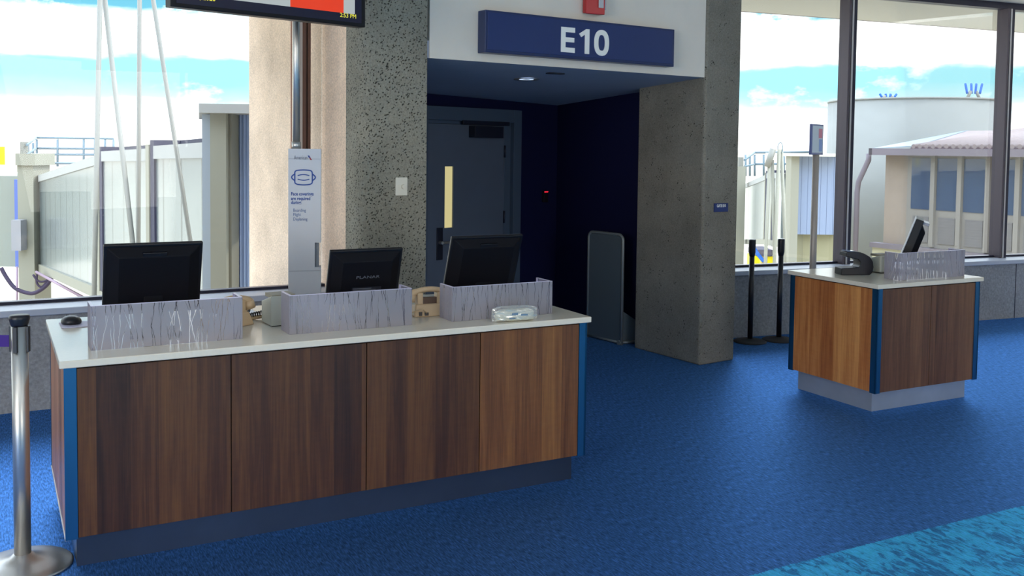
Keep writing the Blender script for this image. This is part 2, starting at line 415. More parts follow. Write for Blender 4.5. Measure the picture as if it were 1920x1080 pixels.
def mat_stripes(name, c1, c2, per, axis='x', rough=.5, metal=0.0):
    m = bpy.data.materials.new(name); m.use_nodes = True; t = NT(m.node_tree)
    b = t.n('ShaderNodeBsdfPrincipled'); o = t.n('ShaderNodeOutputMaterial'); t.l(b.outputs[0], o.inputs[0])
    b.inputs['Roughness'].default_value = rough; b.inputs['Metallic'].default_value = metal
    tcn = t.n('ShaderNodeTexCoord'); sp = t.n('ShaderNodeSeparateXYZ'); t.l(tcn.outputs['Object'], sp.inputs[0])
    x = sp.outputs[{'x': 0, 'y': 1, 'z': 2}[axis]]
    fr = t.math('FRACT', t.math('DIVIDE', x, per))
    n = t.noise(tcn.outputs['Object'], 1.3, 3, .6)
    a = t.ramp(fr, [(0, srgb(*c2)), (.04, srgb(*c2)), (.06, srgb(*c1)), (.96, srgb(*c1)), (1, srgb(*c2))])
    t.l(t.mix(t.math('MULTIPLY', n, .35), a, srgb(*[min(255, v*.82) for v in c1])), b.inputs['Base Color'])
    return m

CARPET = mat_carpet()
CONC_L = mat_concrete('pitted_concrete', (142, 139, 127), .64)
CONC_R = mat_concrete('dense_concrete', (124, 121, 112), .40, 1.0)
CONC_T = mat_concrete('tan_concrete', (224, 200, 178), .08, .8, .25)
CONC_W = mat_concrete('smooth_concrete', (146, 147, 150), .0, .5, .1)
PAINT = pm('off_white_paint', (222, 216, 206), .6, noise=.03, nscale=3, bump=.05)
CEIL = pm('ceiling_paint', (225, 222, 215), .7)
SOFF = pm('grey_blue_paint', (158, 166, 184), .7, noise=.05, nscale=2)
NAVYW = pm('near_black_paint', (14, 18, 56), .7, spec=.2)
DOORM = pm('slate_door_paint', (88, 98, 114), .45, noise=.04, nscale=4)
DOORF = pm('slate_frame_paint', (72, 86, 104), .45)
DARK = pm('dark_metal', (24, 28, 44), .45)
BRONZE = pm('bronze_mullion', (92, 84, 92), .4, metal=.5)
BROWN = pm('brown_mullion', (96, 68, 58), .5)
BLACKF = pm('black_gasket', (24, 24, 48), .4)
LTGR = pm('aluminium_light', (190, 188, 190), .35, metal=.6)
SILL = pm('pale_sill', (178, 184, 198), .35)
GLASS = mat_glass()
WOOD_L = mat_wood('dark_veneer', (66, 40, 34), (106, 66, 46), (150, 100, 60), seed=.3, bright=.42)
WOOD_G = mat_wood('golden_veneer', (88, 52, 36), (136, 88, 54), (176, 122, 70), seed=4.1, bright=.62)
WOOD_R = mat_wood('brown_veneer', (74, 48, 38), (110, 76, 56), (140, 100, 70), seed=6.6, bright=.85)
WOOD_O = mat_wood('orange_veneer', (120, 64, 34), (160, 100, 56), (200, 142, 84), width=.12, seed=9.0, bright=1.1)
WOOD_S = mat_wood('side_veneer', (120, 82, 66), (158, 112, 86), (190, 140, 110), width=.06, seed=2.0)
TOP = pm('solid_surface', (220, 212, 196), .16, spec=.6, noise=.02, nscale=60)
TOPE = pm('solid_surface_edge', (196, 194, 186), .3)
TRIM = pm('blue_reflection_trim', (42, 98, 138), .32, metal=.75)  # steel trim; the carpet's blue reflection is put into the colour
STEEL = pm('brushed_steel', (120, 128, 140), .30, metal=.9, noise=.06, nscale=3)
TOE = pm('toe_kick_steel', (78, 84, 94), .30, metal=.8, noise=.12, nscale=2.5)
CARC = pm('dark_carcass', (30, 26, 26), .7)
RESIN = mat_branch(); ACRYL = mat_acrylic(); ACEDGE = pm('acrylic_edge', (214, 208, 232), .3)
MON = pm('monitor_black', (10, 11, 20), .4, spec=.3)
MON2 = pm('monitor_black_matt', (8, 9, 17), .6, spec=.15)
MEDGE = pm('monitor_edge', (150, 150, 160), .25, metal=.4)
CHROME = pm('satin_steel', (196, 194, 190), .36, metal=.9)
BPLAS = pm('black_plastic', (18, 18, 28), .4)
BEIGE = pm('beige_plastic', (196, 168, 134), .45)
BEIGED = pm('beige_plastic_recess', (92, 70, 58), .6)
GREYB = pm('warm_grey_plastic', (176, 178, 168), .45)
WHITE = pm('white_paper', (235, 235, 240), .6)
PADM = pm('pale_mouse_pad', (190, 186, 210), .6)
PYL = pm('grey_pylon_paint', (186, 189, 198), .45, metal=.15)
PYLD = pm('grey_pylon_recess', (120, 126, 138), .5)
BLUEINK = pm('blue_ink', (22, 62, 140), .5)
BLUE2 = pm('pale_blue_ink', (74, 100, 150), .5)
INKG = pm('grey_ink', (84, 90, 110), .5)
REDINK = pm('red_ink', (150, 30, 40), .5)
SIGN = pm('sign_navy', (25, 48, 102), .35)
SIGNE = pm('sign_navy_frame', (26, 44, 88), .35)
LETTER = pm('sign_letter_white', (238, 240, 236), .5)
RED = pm('alarm_red', (176, 24, 32), .35)
LENS = pm('clear_lens', (190, 190, 195), .12)
PURPLE = pm('purple_webbing', (52, 10, 118), .7)
PLATE = pm('ivory_plate', (226, 222, 208), .4)
SMALLS = pm('navy_gate_plate', (18, 44, 104), .4)
PART_G = pm('grey_board', (74, 86, 94), .6)
PART_F = pm('grey_tube', (124, 130, 130), .4, metal=.4)
def mat_paint_fin(name, col): return mat_concrete(name, col, .05, .5, .15)
TOWERM = pm('tower_plaster', dim((206, 206, 200), 0.42), .9, noise=.07, nscale=.5)
STUCCO = pm('beige_stucco', dim((180, 160, 142), .68), .9, noise=.05, nscale=3)
CREAM = pm('cream_stucco', dim((232, 222, 184), 0.6), .9, noise=.05, nscale=2)
FASCIA = pm('mauve_fascia', dim((150, 136, 144), 0.55), .6)
TILE = pm('clay_roof_tile', dim((206, 184, 180), 0.42), .8, noise=.12, nscale=6)
TILEE = pm('clay_tile_end', (80, 56, 66), .8)
FRAMEB = pm('taupe_window_frame', dim((182, 172, 160), 0.5), .6)
WINB = pm('dark_blue_window', (40, 62, 92), .04, spec=1.0)
LOUV = mat_stripes('louvre_panel', (112, 106, 104), (70, 66, 68), .10, 'z', .6)
BRIDGE = mat_stripes('bridge_cladding', (134, 142, 142), (76, 84, 86), 1.1, 'x', .22, .35)
BRIDGEB = pm('bridge_beige', dim((205, 200, 178), 0.42), .6)
BRIDGED = pm('bridge_gasket', (52, 50, 70), .8)
ROOFM = pm('bridge_roof', dim((88, 84, 100), 0.5), .8)
CORR = mat_stripes('corrugated_curtain', (130, 142, 166), (66, 80, 110), .20, 'y', .5)
RODM = pm('white_rod', dim((226, 222, 208), .28), .5)
RAILM = pm('rail_blue_grey', dim((150, 176, 190), 0.45), .5)
YEL = pm('yellow_board', (250, 226, 0), .5)
HOSE = pm('dark_hose', dim((78, 60, 92), 0.5), .7)
BHOSE = pm('blue_hose', (40, 100, 190), .6)
GROUNDM = pm('apron_concrete', dim((228, 216, 192), 0.62), .9, noise=.08, nscale=.3)
SOFX = pm('eave_plaster', dim((214, 208, 194), 0.75), .8)
EAVE = pm('eave_edge', (128, 118, 112), .8)
SCR = pm('screen_pale_grey', (20, 20, 20), .3, emit=(176, 186, 188), es=.95)
SCO = pm('screen_orange', (20, 10, 10), .3, emit=(222, 58, 22), es=1.0)
SCN = pm('screen_navy', (4, 5, 24), .2, emit=(6, 8, 32), es=1.0)
SCY = pm('screen_yellow_text', (20, 20, 0), .3, emit=(226, 224, 70), es=1.0)
LEDR = pm('red_led', (60, 0, 0), .3, emit=(240, 40, 60), es=1.5)
LAMPE = pm('downlight_lens', (230, 240, 255), .3, emit=(205, 228, 255), es=1.2)
VIS = pm('door_lite_glow', (140, 130, 90), .3, emit=(202, 190, 136), es=.95)

# ------------------------------------------------------------------ frames of reference
HD = Frame(1.6084, 8.16, .5861)        # portal wall of the gate; s=0 at inner corner of right column
WR = Frame(2.245, 9.418, .3751)        # right window wall
WL = Frame(-3.418, 6.417, .5027)       # left window wall
DL = Frame(-1.8764, 3.9797, .495)      # long counter
DR = Frame(2.5411, 6.6448, .4758)      # short counter
ZH = 2.444; ZC = 3.95

# ------------------------------------------------------------------ shell
b = MB()
fl = [(-9.5, -6), (9.5, -6), (9.5, 13.0), tuple(WR.W(7, .3)[:2]), tuple(WR.W(-.9, .3)[:2]), tuple(HD.W(.6, 2.6)[:2]), tuple(HD.W(-3.0, 3.2)[:2]), tuple(WL.W(2.5, .3)[:2]), tuple(WL.W(-6.9, .3)[:2])]
b.prism([(-9.5, -6), (9.5, -6), tuple(WR.W(7.2, .3)[:2]), tuple(WR.W(-.75, .3)[:2]), tuple(HD.W(.5, 2.6)[:2]), tuple(HD.W(-3.2, 2.6)[:2]), tuple(WL.W(-6.9, .3)[:2])], -.2, 0)
struct(b.build('floor', CARPET))
b = MB()
b.prism([(-9.8, -6.2), (9.8, -6.2), tuple(WR.W(7.4, .4)[:2]), tuple(WR.W(-.75, .4)[:2]), tuple(HD.W(.5, 2.6)[:2]), tuple(HD.W(-3.2, 2.6)[:2]), tuple(WL.W(-7.2, .4)[:2])], ZC, ZC+.25)
struct(b.build('ceiling', CEIL))
b = MB(); b.box((-9.7, -6.2, 0), (9.7, -6, ZC)); struct(b.build('wall_back', PAINT))
b = MB(); b.box((9.5, -6.2, 0), (9.7, 12.3, ZC)); struct(b.build('wall_right', PAINT))
b = MB(); b.box((-9.7, -6.2, 0), (-9.5, 3.2, ZC)); struct(b.build('wall_left', PAINT))

def window_wall(fr, s0, s1, zs, head, mull, nm, wallname, mat_m, mulw=.11):
    M = fr.M()
    b = MB(); b.box((s0, 0, 0), (s1, .32, zs-.045), M)
    struct(b.build('wall_'+wallname, CONC_W))
    b = MB(); b.box((s0, -.03, zs-.045), (s1, .31, zs), M); struct(b.build('trim_'+str(nm), SILL, bevel=.006))
    b = MB(); b.box((s0, 0, head+.07), (s1, .32, ZC), M)
    struct(b.build('wall_'+wallname+'_upper', PAINT))
    w_ = sempty('window_'+str(nm), fr.o, fr.a)
    f = MB()
    f.box((s0, .24, zs), (s1, .31, zs+.022)); f.box((s0, .20, head), (s1, .31, head+.07))
    f.build('window_frame', BLACKF, w_)
    for x in mull:
        g = MB()
        g.mi = 0; g.box((x-mulw/2, .16, zs), (x-mulw/2+.028, .31, head))
        g.mi = 1; g.box((x-mulw/2+.028, .18, zs), (x-mulw/2+.045, .31, head))
        g.mi = 2; g.box((x-mulw/2+.045, .165, zs), (x-mulw/2+.067, .31, head))
        g.mi = 1; g.box((x-mulw/2+.067, .17, zs), (x+mulw/2, .31, head))
        g.build('mullion', mat_m, w_)
    xs = [s0]+sorted(mull)+[s1]
    for a, c in zip(xs, xs[1:]):
        g = MB(); g.box((a+.03, .262, zs+.03), (c-.03, .268, head+.005)); g.build('pane', GLASS, w_)
    return w_
gR = lambda x: WR.hit(x, 300, .2)[0]
window_wall(WR, -.62, 7.3, .66, 3.46, [gR(1588), gR(1882), gR(1882)+2.15], 1, 'front', [BRONZE, BLACKF, LTGR])
gL = WL.hit(568.5, 150, .24)[0]
window_wall(WL, -7.1, 2.33, .70, 3.46, [gL, gL-3.3], 2, 'side', [BROWN, BROWN, BROWN], .058)

# joint line on right low wall
# portal: columns, header, alcove
b = MB()
cl = [(-2.646, 0), (-3.035, 0), (-3.075, .01), (-3.105, .035), (-3.122, .075), (-3.128, .12), (-3.128, .27), (-2.646, .27)]
b.prism([tuple(HD.W(*p)[:2]) for p in cl][::-1], 0, ZC)
struct(b.build('wall_column_left', CONC_L))
b = MB()
b.prism([tuple(HD.W(*p)[:2]) for p in [(0, 0), (.02, -.012), (.425, 0), (.43, .86), (0, .8355)]], 0, ZC)
struct(b.build('wall_column_right', CONC_R, bevel=.015))
M = HD.M()
b = MB(); b.box((-2.627, 0, ZH), (-.004, .22, ZC), M); struct(b.build('wall_header', PAINT))
b = MB(); b.box((-2.646, .03, 0.0), (-2.627, .05, 0.01), M)
b.box((-2.646, .05, ZH), (-2.627, .2, ZC), M); struct(b.build('trim_3', BLACKF))
# alcove
DP = Vector((-.742, 8.80, 0)); da = math.radians(48)
DW = Frame(DP.x, DP.y, da)          # door wall; s=0 at the left edge of the leaf
ds = lambda d: ZH-.065*d            # soffit drop
b = MB()
P = [(-2.75, .0), (.03, .0), (.03, .84), (.30, .84), (.30, 2.9), (-2.75, 2.9)]
lo = [HD.W(s, max(d, .01), ds(d)) for s, d in P]; hi = [p+Vector((0, 0, .12)) for p in lo]
v0 = [b.bm.verts.new(p) for p in lo]; v1 = [b.bm.verts.new(p) for p in hi]
b.bm.faces.new(v0[::-1]); b.bm.faces.new(v1)
for i in range(6): b.bm.faces.new((v0[i], v0[(i+1) % 6], v1[(i+1) % 6], v1[i]))
struct(b.build('ceiling_soffit', SOFF))
b = MB(); b.box((.20, .8355, 0), (.34, 3.0, 2.9), M); struct(b.build('wall_alcove_right', NAVYW))
b = MB(); b.box((-2.70, .275, 0), (-2.66, 2.3, ZC), M); struct(b.build('wall_alcove_left', NAVYW))
b = MB(); b.box((-2.82, .27, -4), (-2.70, 3.24, 5.5), M); struct(b.build('wall_alcove_outer', CONC_T))
MD = DW.M()
LW_, LH, FW = 1.03, 2.05, .10
b = MB()
b.box((-1.08, .06, 0), (-.16, .2, 2.9), MD); b.box((-.16, .06, LH+.15), (LW_+.20, .2, 2.9), MD); b.box((LW_+.20, .06, 0), (2.35, .2, 2.9), MD)
struct(b.build('wall_alcove_back', NAVYW))
dr = sempty('door_1', DW.o, DW.a)
f = MB()
f.box((-.16, 0, 0), (-.035, .12, LH+.16)); f.box((-.035, .045, 0), (-.006, .12, LH+.03))
f.box((LW_+.006, .045, 0), (LW_+.10, .12, LH+.03)); f.box((LW_+.10, 0, 0), (LW_+.215, .12, LH+.16))
f.box((-.035, 0, LH+.035), (LW_+.10, .12, LH+.16)); f.box((-.03, .045, LH+.003), (LW_+.10, .12, LH+.036)); f.box((-.03, .092, LH-.03), (LW_+.1, .13, LH+.05)); f.box((-.03, .092, 0), (.02, .13, LH)); f.box((LW_-.02, .092, 0), (LW_+.03, .13, LH))
f.build('door_frame', DOORF, dr, bevel=.004)
f = MB(); vl, vr = DW.hit(834.5, 370, .04)[0], DW.hit(850.5, 370, .04)[0]; vt, vb = DW.hit(843, 312, .04)[1], DW.hit(843, 427, .04)[1]
f.box((0, .045, .01), (vl, .09, LH)); f.box((vr, .045, .01), (LW_, .09, LH)); f.box((vl, .045, .01), (vr, .09, vb)); f.box((vl, .045, vt), (vr, .09, LH))
leaf = f.build('door_leaf', DOORM, dr)
f = MB(); f.box((vl, .06, vb), (vr, .075, vt)); f.build('vision_pane', VIS, leaf)
hx, hz = DW.hit(827, 455, .04)
f = MB(); f.box((hx-.055, .035, hz-.16), (hx+.02, .046, hz+.14)); f.build('lock_plate', DARK, leaf, bevel=.003)
f = MB(); f.cyl((hx-.02, .045, hz), (hx-.02, -.01, hz), .017); f.box((hx-.03, -.022, hz-.010), (hx+.115, -.004, hz+.012)); f.build('door_handle', CHROME, leaf, bevel=.004)
for zz in (.25, 1.15, 1.80):
    f = MB(); f.cyl((LW_+.004, .035, zz-.06), (LW_+.004, .035, zz+.06), .011, n=10); f.build('hinge', DARK, leaf)
cx0, cz0 = DW.hit(888, 232, -.02); cx1, _ = DW.hit(942, 232, -.02)
f = MB(); f.box((cx0, -.04, cz0-.13), (cx1, .044, cz0-.02)); f.box((DW.hit(867, 232, 0)[0], -.015, cz0-.01), (DW.hit(954, 232, 0)[0], .01, cz0+.03))
f.build('door_closer', DARK, dr, bevel=.004)

# joint line on the outer face of the alcove wall
q_ = Frame(*HD.W(-2.82, 0)[:2], HD.a+PI/2); xj = q_.hit(546.5, 200, 0)[0]
b = MB(); b.box((-2.826, xj-.008, -4), (-2.815, xj+.008, 5), M); struct(b.build('trim_4', pm('pink_joint', (176, 134, 120), .9)))
# exterior eave outside the right windows
b = MB(); b.box((-1.4, .36, 3.60), (12, 2.45, 3.9), WR.M()); struct(b.build('ceiling_exterior_eave', SOFX))
b = MB(); b.box((-8, .36, 3.60), (2.2, 2.4, 3.9), WL.M()); struct(b.build('ceiling_added_eave_side', SOFX))  # unseen eave added over the left windows to block the sun
b = MB(); b.box((-1.4, 2.45, 3.60), (12, 2.51, 3.9), WR.M()); struct(b.build('trim_5', EAVE))
b = MB(); xw = WR.hit(1903, 560, 0)[0]; b.box((xw-.004, -.003, 0), (xw+.004, .01, .61), WR.M()); struct(b.build('trim_6', BLACKF))

# unseen roof slab above the ceiling, added to keep the sun out
b = MB(); b.box((-11, -8, ZC+.3), (10.5, 5.2, ZC+.5)); struct(b.build('ceiling_roof_slab', CEIL))

# recessed downlight in the alcove ceiling and a small slot grille
def soffit_hit(x, y):
    z = ZH
    for _ in range(12):
        p = atz(x, y, z); d = (p-HD.o).dot(HD.v); z = ds(d)
    return p
p = soffit_hit(987, 148)
t = thing('downlight', 'round recessed downlight glowing in the dark soffit below the blue gate sign', 'ceiling light', p)
b = MB(); b.lathe([(.062, -.004), (.10, -.008), (.104, -.002), (.062, .0)]); b.build('trim_ring', CHROME, t)
b = MB(); b.lathe([(.0001, -.003), (.06, -.005), (.06, .001), (.0001, .001)]); b.build('lens', LAMPE, t)
dl = bpy.data.lights.new('downlight_lamp', 'SPOT'); dl.energy = 14; dl.spot_size = 1.9; dl.spot_blend = .8; dl.color = (.72, .84, 1); dl.shadow_soft_size = .05
dlo = bpy.data.objects.new('downlight_lamp', dl); C.objects.link(dlo); dlo.parent = t; dlo.location = (0, 0, -.03)
p = soffit_hit(1041, 137)
b = MB(); b.box((-.07, -.03, -.008), (.07, .03, .0)); o = b.build('ceiling_grille', DARK, loc=p, rot=(0, 0, HD.a)); tag(o, 'small dark rectangular grille in the soffit just right of the downlight', 'grille')

# ------------------------------------------------------------------ gate sign E10
SG = -.10
x0, zt0 = HD.hit(910, 19, SG); x0b, zb0 = HD.hit(910, 96, SG); x1, zt1 = HD.hit(1265, 54.5, SG); _, zb1 = HD.hit(1265, 127, SG)
zt = (zt0+zt1)/2; zb = (zb0+zb1)/2
t = thing('gate_sign', 'large navy blue sign reading E10 on the white wall over the alcove', 'sign', HD.W(0, 0), HD.a)
b = MB(); b.box((x0, SG, zb), (x1, -.002, zt)); b.build('sign_box', SIGNE, t, bevel=.004)
b = MB(); b.box((x0+.02, SG-.004, zb+.02), (x1-.02, SG+.01, zt-.015)); b.build('sign_face', SIGN, t, bevel=.002)
def hz(x, y): return HD.hit(x, y, SG)
ex0 = hz(1051, 75)[0]; ex1 = hz(1140.5, 80)[0]; ct = hz(1095, 54.5)[1]; cb = hz(1095, 101)[1]; H = ct-cb
Wt = ex1-ex0; k = Wt/89.5
LY0, LY1 = SG-.010, SG-.001
def L_(px): return ex0+(px-1051)*k
b = MB(); st = .023*H/.2*1.7
e0, e1 = L_(1051), L_(1076)
b.plate([(e0, cb), (e1, cb), (e1, cb+st), (e0+st*1.1, cb+st), (e0+st*1.1, (cb+ct)/2-st*.45), (e1-.006, (cb+ct)/2-st*.45), (e1-.006, (cb+ct)/2+st*.5), (e0+st*1.1, (cb+ct)/2+st*.5), (e0+st*1.1, ct-st), (e1, ct-st), (e1, ct), (e0, ct)], LY0, LY1)
b.build('letter', LETTER, t)['label'] = 'white letter E'
b = MB(); a0, a1 = L_(1084), L_(1103)
b.plate([(a1-st*1.15, cb), (a1, cb), (a1, ct), (a1-st*.85, ct), (a0, ct-H*.21), (a0+st*.55, ct-H*.34), (a1-st*1.15, ct-H*.22)], LY0, LY1)
b.build('digit', LETTER, t)['label'] = 'white digit 1'
b = MB(); c0, c1 = L_(1112.5), L_(1140.5); cxx = (c0+c1)/2; rx = (c1-c0)/2; rz = H/2+.004; zc = (ct+cb)/2
N = 40; pts = []
for i in range(N):
    a = 2*PI*i/N; ca, sa = math.cos(a), math.sin(a); e = .82
    pts.append((cxx+(rx-st*.53)*abs(ca)**e*(1 if ca > 0 else -1), zc+(rz-st*.5)*abs(sa)**e*(1 if sa > 0 else -1)))
b.stroke(pts, st*1.07, LY0, LY1, True); b.build('digit', LETTER, t)['label'] = 'white digit 0'

# fire alarm strobe above the sign
ax, az_ = HD.hit(1079, 26, 0); bx_, _ = HD.hit(1119, 26, 0)
t = thing('fire_alarm', 'red fire alarm strobe box on the white wall above the E10 sign', 'fire alarm', HD.W((ax+bx_)/2+.03, -.012, az_), HD.a)
b = MB(); b.hexa([(-.085, -.055, 0), (.055, -.11, -.005), (.085, 0, .005), (-.075, 0, .01), (-.085, -.055, .3), (.055, -.11, .3), (.085, 0, .3), (-.075, 0, .3)]); b.build('housing', RED, t, bevel=.006)
b = MB(); b.box((.066, -.085, .04), (.088, -.03, .2), Matrix.Rotation(0, 4, 'Z')); b.build('strobe_lens', LENS, t, bevel=.004)
b = MB(); b.box((.0, -.108, .045), (.045, -.098, .2)); b.build('strobe_lens', LENS, t, bevel=.003)

# dimmer plate on left column, small gate plate on right column
sx, sz = HD.hit(752, 349.5, 0)
t = thing('wall_dimmer', 'ivory dimmer switch plate with round knob on the pitted concrete column', 'light switch', HD.W(sx, 0, sz), HD.a)
b = MB(); b.box((-.045, -.010, -.062), (.045, -.0005, .062)); b.build('plate', PLATE, t, bevel=.003)
b = MB(); b.cyl((.012, -.01, -.002), (.012, -.026, -.002), .017, .014); b.build('knob', PLATE, t)
sx, sz = HD.hit(1351.5, 389, -.012)
t = thing('gate_plate', 'tiny navy plate lettered in white on the right concrete column', 'sign', HD.W(sx, -.012, sz), HD.a)
b = MB(); b.box((-.082, -.008, -.037), (.082, .006, .037)); b.build('plate', SMALLS, t, bevel=.002)
text('lettering', 'GATE E10', .034, LETTER, t, (-.056, -.009, .004), off=.0006, sx=.72)

# thermostat / card reader with red light on dark wall (behind)
p = DW.hit(1021, 368, .05)
b = MB(); b.box((-.035, -.03, -.06), (.035, 0, .06)); o = b.build('card_reader', BPLAS, loc=DW.W(p[0], .058, p[1]), rot=(0, 0, DW.a), bevel=.004)
tag(o, 'small black card reader with a red light on the dark wall right of the door', 'card reader')
b = MB(); b.box((-.028, -.034, .042), (.028, -.029, .052)); b.build('red_light', LEDR, o)

# ------------------------------------------------------------------ counters
T = .914
TOE_S = pm('toe_kick_lit_steel', (176, 184, 196), .42, metal=.6, noise=.10, nscale=2.5)  # brighter copy of the toe-kick steel, light put into its colour
def counter(fr, L, Wd, label, joints, woods, side_wood, name, side_trim):
    t = thing('gate_counter', label, 'counter', fr.o, fr.a)
    ov, th, hb, tw = .019, .031, .148, .047
    b = MB(); b.box((0, 0, T-th), (L, Wd, T)); b.build('countertop', [TOP], t, bevel=.004)
    b = MB(); b.box((ov+.012, ov+.012, hb), (L-ov-.012, Wd-ov-.02, T-th-.001)); b.build('carcass', CARC, t)
    zs0, zs1 = hb, T-th-.008
    for (a, c), wd in zip(zip(joints, joints[1:]), woods):
        b = MB(); b.box((a+.0025, ov, zs0+.001), (c-.0025, ov+.012, zs1)); b.build('front_panel', wd, t, bevel=.001)
    for x0_ in (ov+(tw if side_trim else 0),):
        b = MB(); b.box((ov, ov+(tw if side_trim else .004), zs0+.003), (ov+.012, Wd-ov-(tw if side_trim else .004), zs1)); b.build('side_panel', side_wood, t)
        b = MB(); b.box((L-ov-.012, ov+tw, zs0), (L-ov, Wd-ov-tw, zs1)); b.build('side_panel', side_wood, t)
    b = MB(); b.box((ov+tw, Wd-ov-.02, zs0), (L-ov-tw, Wd-ov-.008, zs1)); b.build('back_panel', woods[0], t)
    for i, (xa, ya, sxn, syn) in enumerate(((ov, ov, 1, 1), (L-ov, ov, -1, 1), (ov, Wd-ov, 1, -1), (L-ov, Wd-ov, -1, -1))):
        b = MB(); q = tw
        x0_, x1_ = sorted((xa-.002*sxn, xa+q*sxn)); y0_, y1_ = sorted((ya-.002*syn, ya+.010*syn))
        b.box((x0_, y0_, zs0-.004), (x1_, y1_, T-th))
        if side_trim or xa > 1:
            x0_, x1_ = sorted((xa-.002*sxn, xa+.010*sxn)); y0_, y1_ = sorted((ya-.002*syn, ya+q*syn))
            b.box((x0_, y0_, zs0-.004), (x1_, y1_, T-th))
        b.build('corner_trim', TRIM, t)
    if not side_trim:
        b = MB(); b.box((ov-.004, ov, zs0-.006), (ov+.012, Wd-ov, zs0+.004)); b.build('bottom_strip', CHROME, t)
    b = MB(); b.box((ov+.045, ov+.064, 0), (L-ov-.045, Wd-ov-.06, hb)); b.build('toe_kick', TOE_S if side_trim else TOE, t)
    return t
counter(DL, 2.6352, 1.1075, 'long wood veneer gate counter with white top, blue-reflecting metal corners and three screens', [.066, .707, 1.353, 1.968, 2.569], [WOOD_L, WOOD_L, WOOD_L, WOOD_G], WOOD_S, 'long', False)
counter(DR, 1.0991, .8844, 'short wood veneer counter with orange end panel, near the right windows', [.066, .561, 1.033], [WOOD_R, WOOD_R], WOOD_O, 'short', True)

# resin screens: three-sided
def screen(fr, a, c, tf, dep, h, label, group=None):
    t = thing('resin_screen', label, 'counter screen', fr.W(a, tf, T+.0008), fr.a, group)
    L = c-a; th = .012; f_ = .0008
    def pane(nm, x0, y0, x1, y1, film):
        b = MB(); b.box((x0, y0, 0), (x1, y1, h-.002)); p_ = b.build(nm, ACRYL, t)
        b = MB(); b.box((x0, y0, h-.002), (x1, y1, h)); b.build('polished_edge', ACEDGE, p_)
        b = MB(); b.box(*film); b.build('frosted_film', RESIN, p_)
    pane('front_pane', 0, 0, L, th, ((0, -f_, 0), (L, -.0001, h-.002)))
    pane('side_pane', 0, th+.0005, th, dep, ((-f_, 0, 0), (-.0001, dep, h-.002)))
    pane('side_pane', L-th, th+.0005, L, dep, ((L+.0001, 0, 0), (L+f_, dep, h-.002)))
    b = MB(); b.box((0, dep-.001, 0), (th, dep+.001, h)); b.build('polished_edge', ACEDGE, t)
    b = MB(); b.box((L-th, dep-.001, 0), (L, dep+.001, h)); b.build('polished_edge', ACEDGE, t)
    return t
screen(DL, .137, .793, .177, .15, .198, 'frosted branch pattern screen at the left end of the long counter', 'resin screens')
screen(DL, 1.018, 1.652, .177, .15, .190, 'frosted branch pattern screen in the middle of the long counter', 'resin screens')
screen(DL, 1.878, 2.485, .172, .16, .182, 'frosted branch pattern screen at the right end of the long counter, behind the plastic packet', 'resin screens')
screen(DR, .325, 1.015, .105, .135, .197, 'frosted branch pattern screen on the short counter by the windows', 'resin screens')

# monitors
def monitor(fr, a, c, tt, ztop, label, tilt=17, hgt=.345, yaw=0, text_=False, edge=False, vent=True):
    """seen from the back; pivot at the bottom centre of the panel"""
    Wd = c-a; base = T
    t = thing('monitor', label, 'monitor', fr.W((a+c)/2, 0, base), fr.a+yaw)
    cy = math.cos(math.radians(tilt)); sy = math.sin(math.radians(tilt))
    zb_ = ztop-hgt*cy-base; t0 = tt+hgt*sy
    R = Matrix.Translation((0, t0, zb_)) @ Matrix.Rotation(math.radians(tilt), 4, 'X')
    b = MB(); b.box((-Wd/2, 0, 0), (Wd/2, .022, hgt), R); b.build('bezel', [MON], t, bevel=.006)
    b = MB(); b.box((-Wd/2+.004, .0225, .004), (Wd/2-.004, .027, hgt-.004), R); b.build('screen_glass', MEDGE if edge else MON2, t, bevel=.001)
    b = MB(); w1, w2 = Wd/2-.012, Wd/2-.065; h0, h1, h2, h3 = .012, .05, hgt-.055, hgt-.012
    P = [(-w1, 0, h0), (w1, 0, h0), (w1, 0, h3), (-w1, 0, h3), (-w2, -.034, h1), (w2, -.034, h1), (w2, -.034, h2), (-w2, -.034, h2)]
    b.hexa(P, R); b.build('rear_shell', MON2, t, bevel=.004)
    if vent:
        b = MB(); b.box((-.055, -.032, hgt-.062), (.055, -.012, hgt-.034), R); b.build('vent', MON, t, bevel=.003)
    b = MB(); b.box((-.045, .0, .02), (.045, .028, .20), Matrix.Translation((0, t0-.06, .0)))
    b.box((-.12, t0-.13, .0), (.12, t0+.07, .016)); b.build('stand', MON2, t, bevel=.004)
    if text_:
        Q = R @ Matrix.Translation((-.060, -.0365, hgt*.52)) @ Matrix.Rotation(PI/2, 4, 'X')
        o = text('lettering', 'PLANAR', .028, pm('planar_grey', (92, 98, 110), .4), t, (0, 0, 0)); o.matrix_local = Q @ Matrix.Diagonal((1.25, .8, 1, 1))
        b = MB(); b.box((-.075, -.0375, hgt*.22), (.085, -.034, hgt*.36), R); b.build('rating_label', pm('label_dark', (28, 30, 42), .4), t)
        b = MB()
        for i in range(4):
            b.box((-.07, -.0385, hgt*(.245+.03*i)), (.03+.012*(i % 3), -.037, hgt*(.245+.03*i)+.0025), R)
        b.box((.035, -.0385, hgt*.235), (.08, -.037, hgt*.265), R)
        b.build('label_print', pm('label_grey', (120, 124, 134), .5), t)
    return t
monitor(DL, .213, .658, .40, 1.357, 'large black monitor seen from behind at the left end of the long counter', hgt=.35)
monitor(DL, 1.285, 1.685, .38, 1.290, 'black monitor lettered PLANAR seen from behind in the middle of the long counter', hgt=.31, text_=True, edge=True, vent=False)
monitor(DL, 1.980, 2.425, .40, 1.335, 'black monitor with bright double edge at the right end of the long counter', tilt=20, hgt=.35, edge=True)
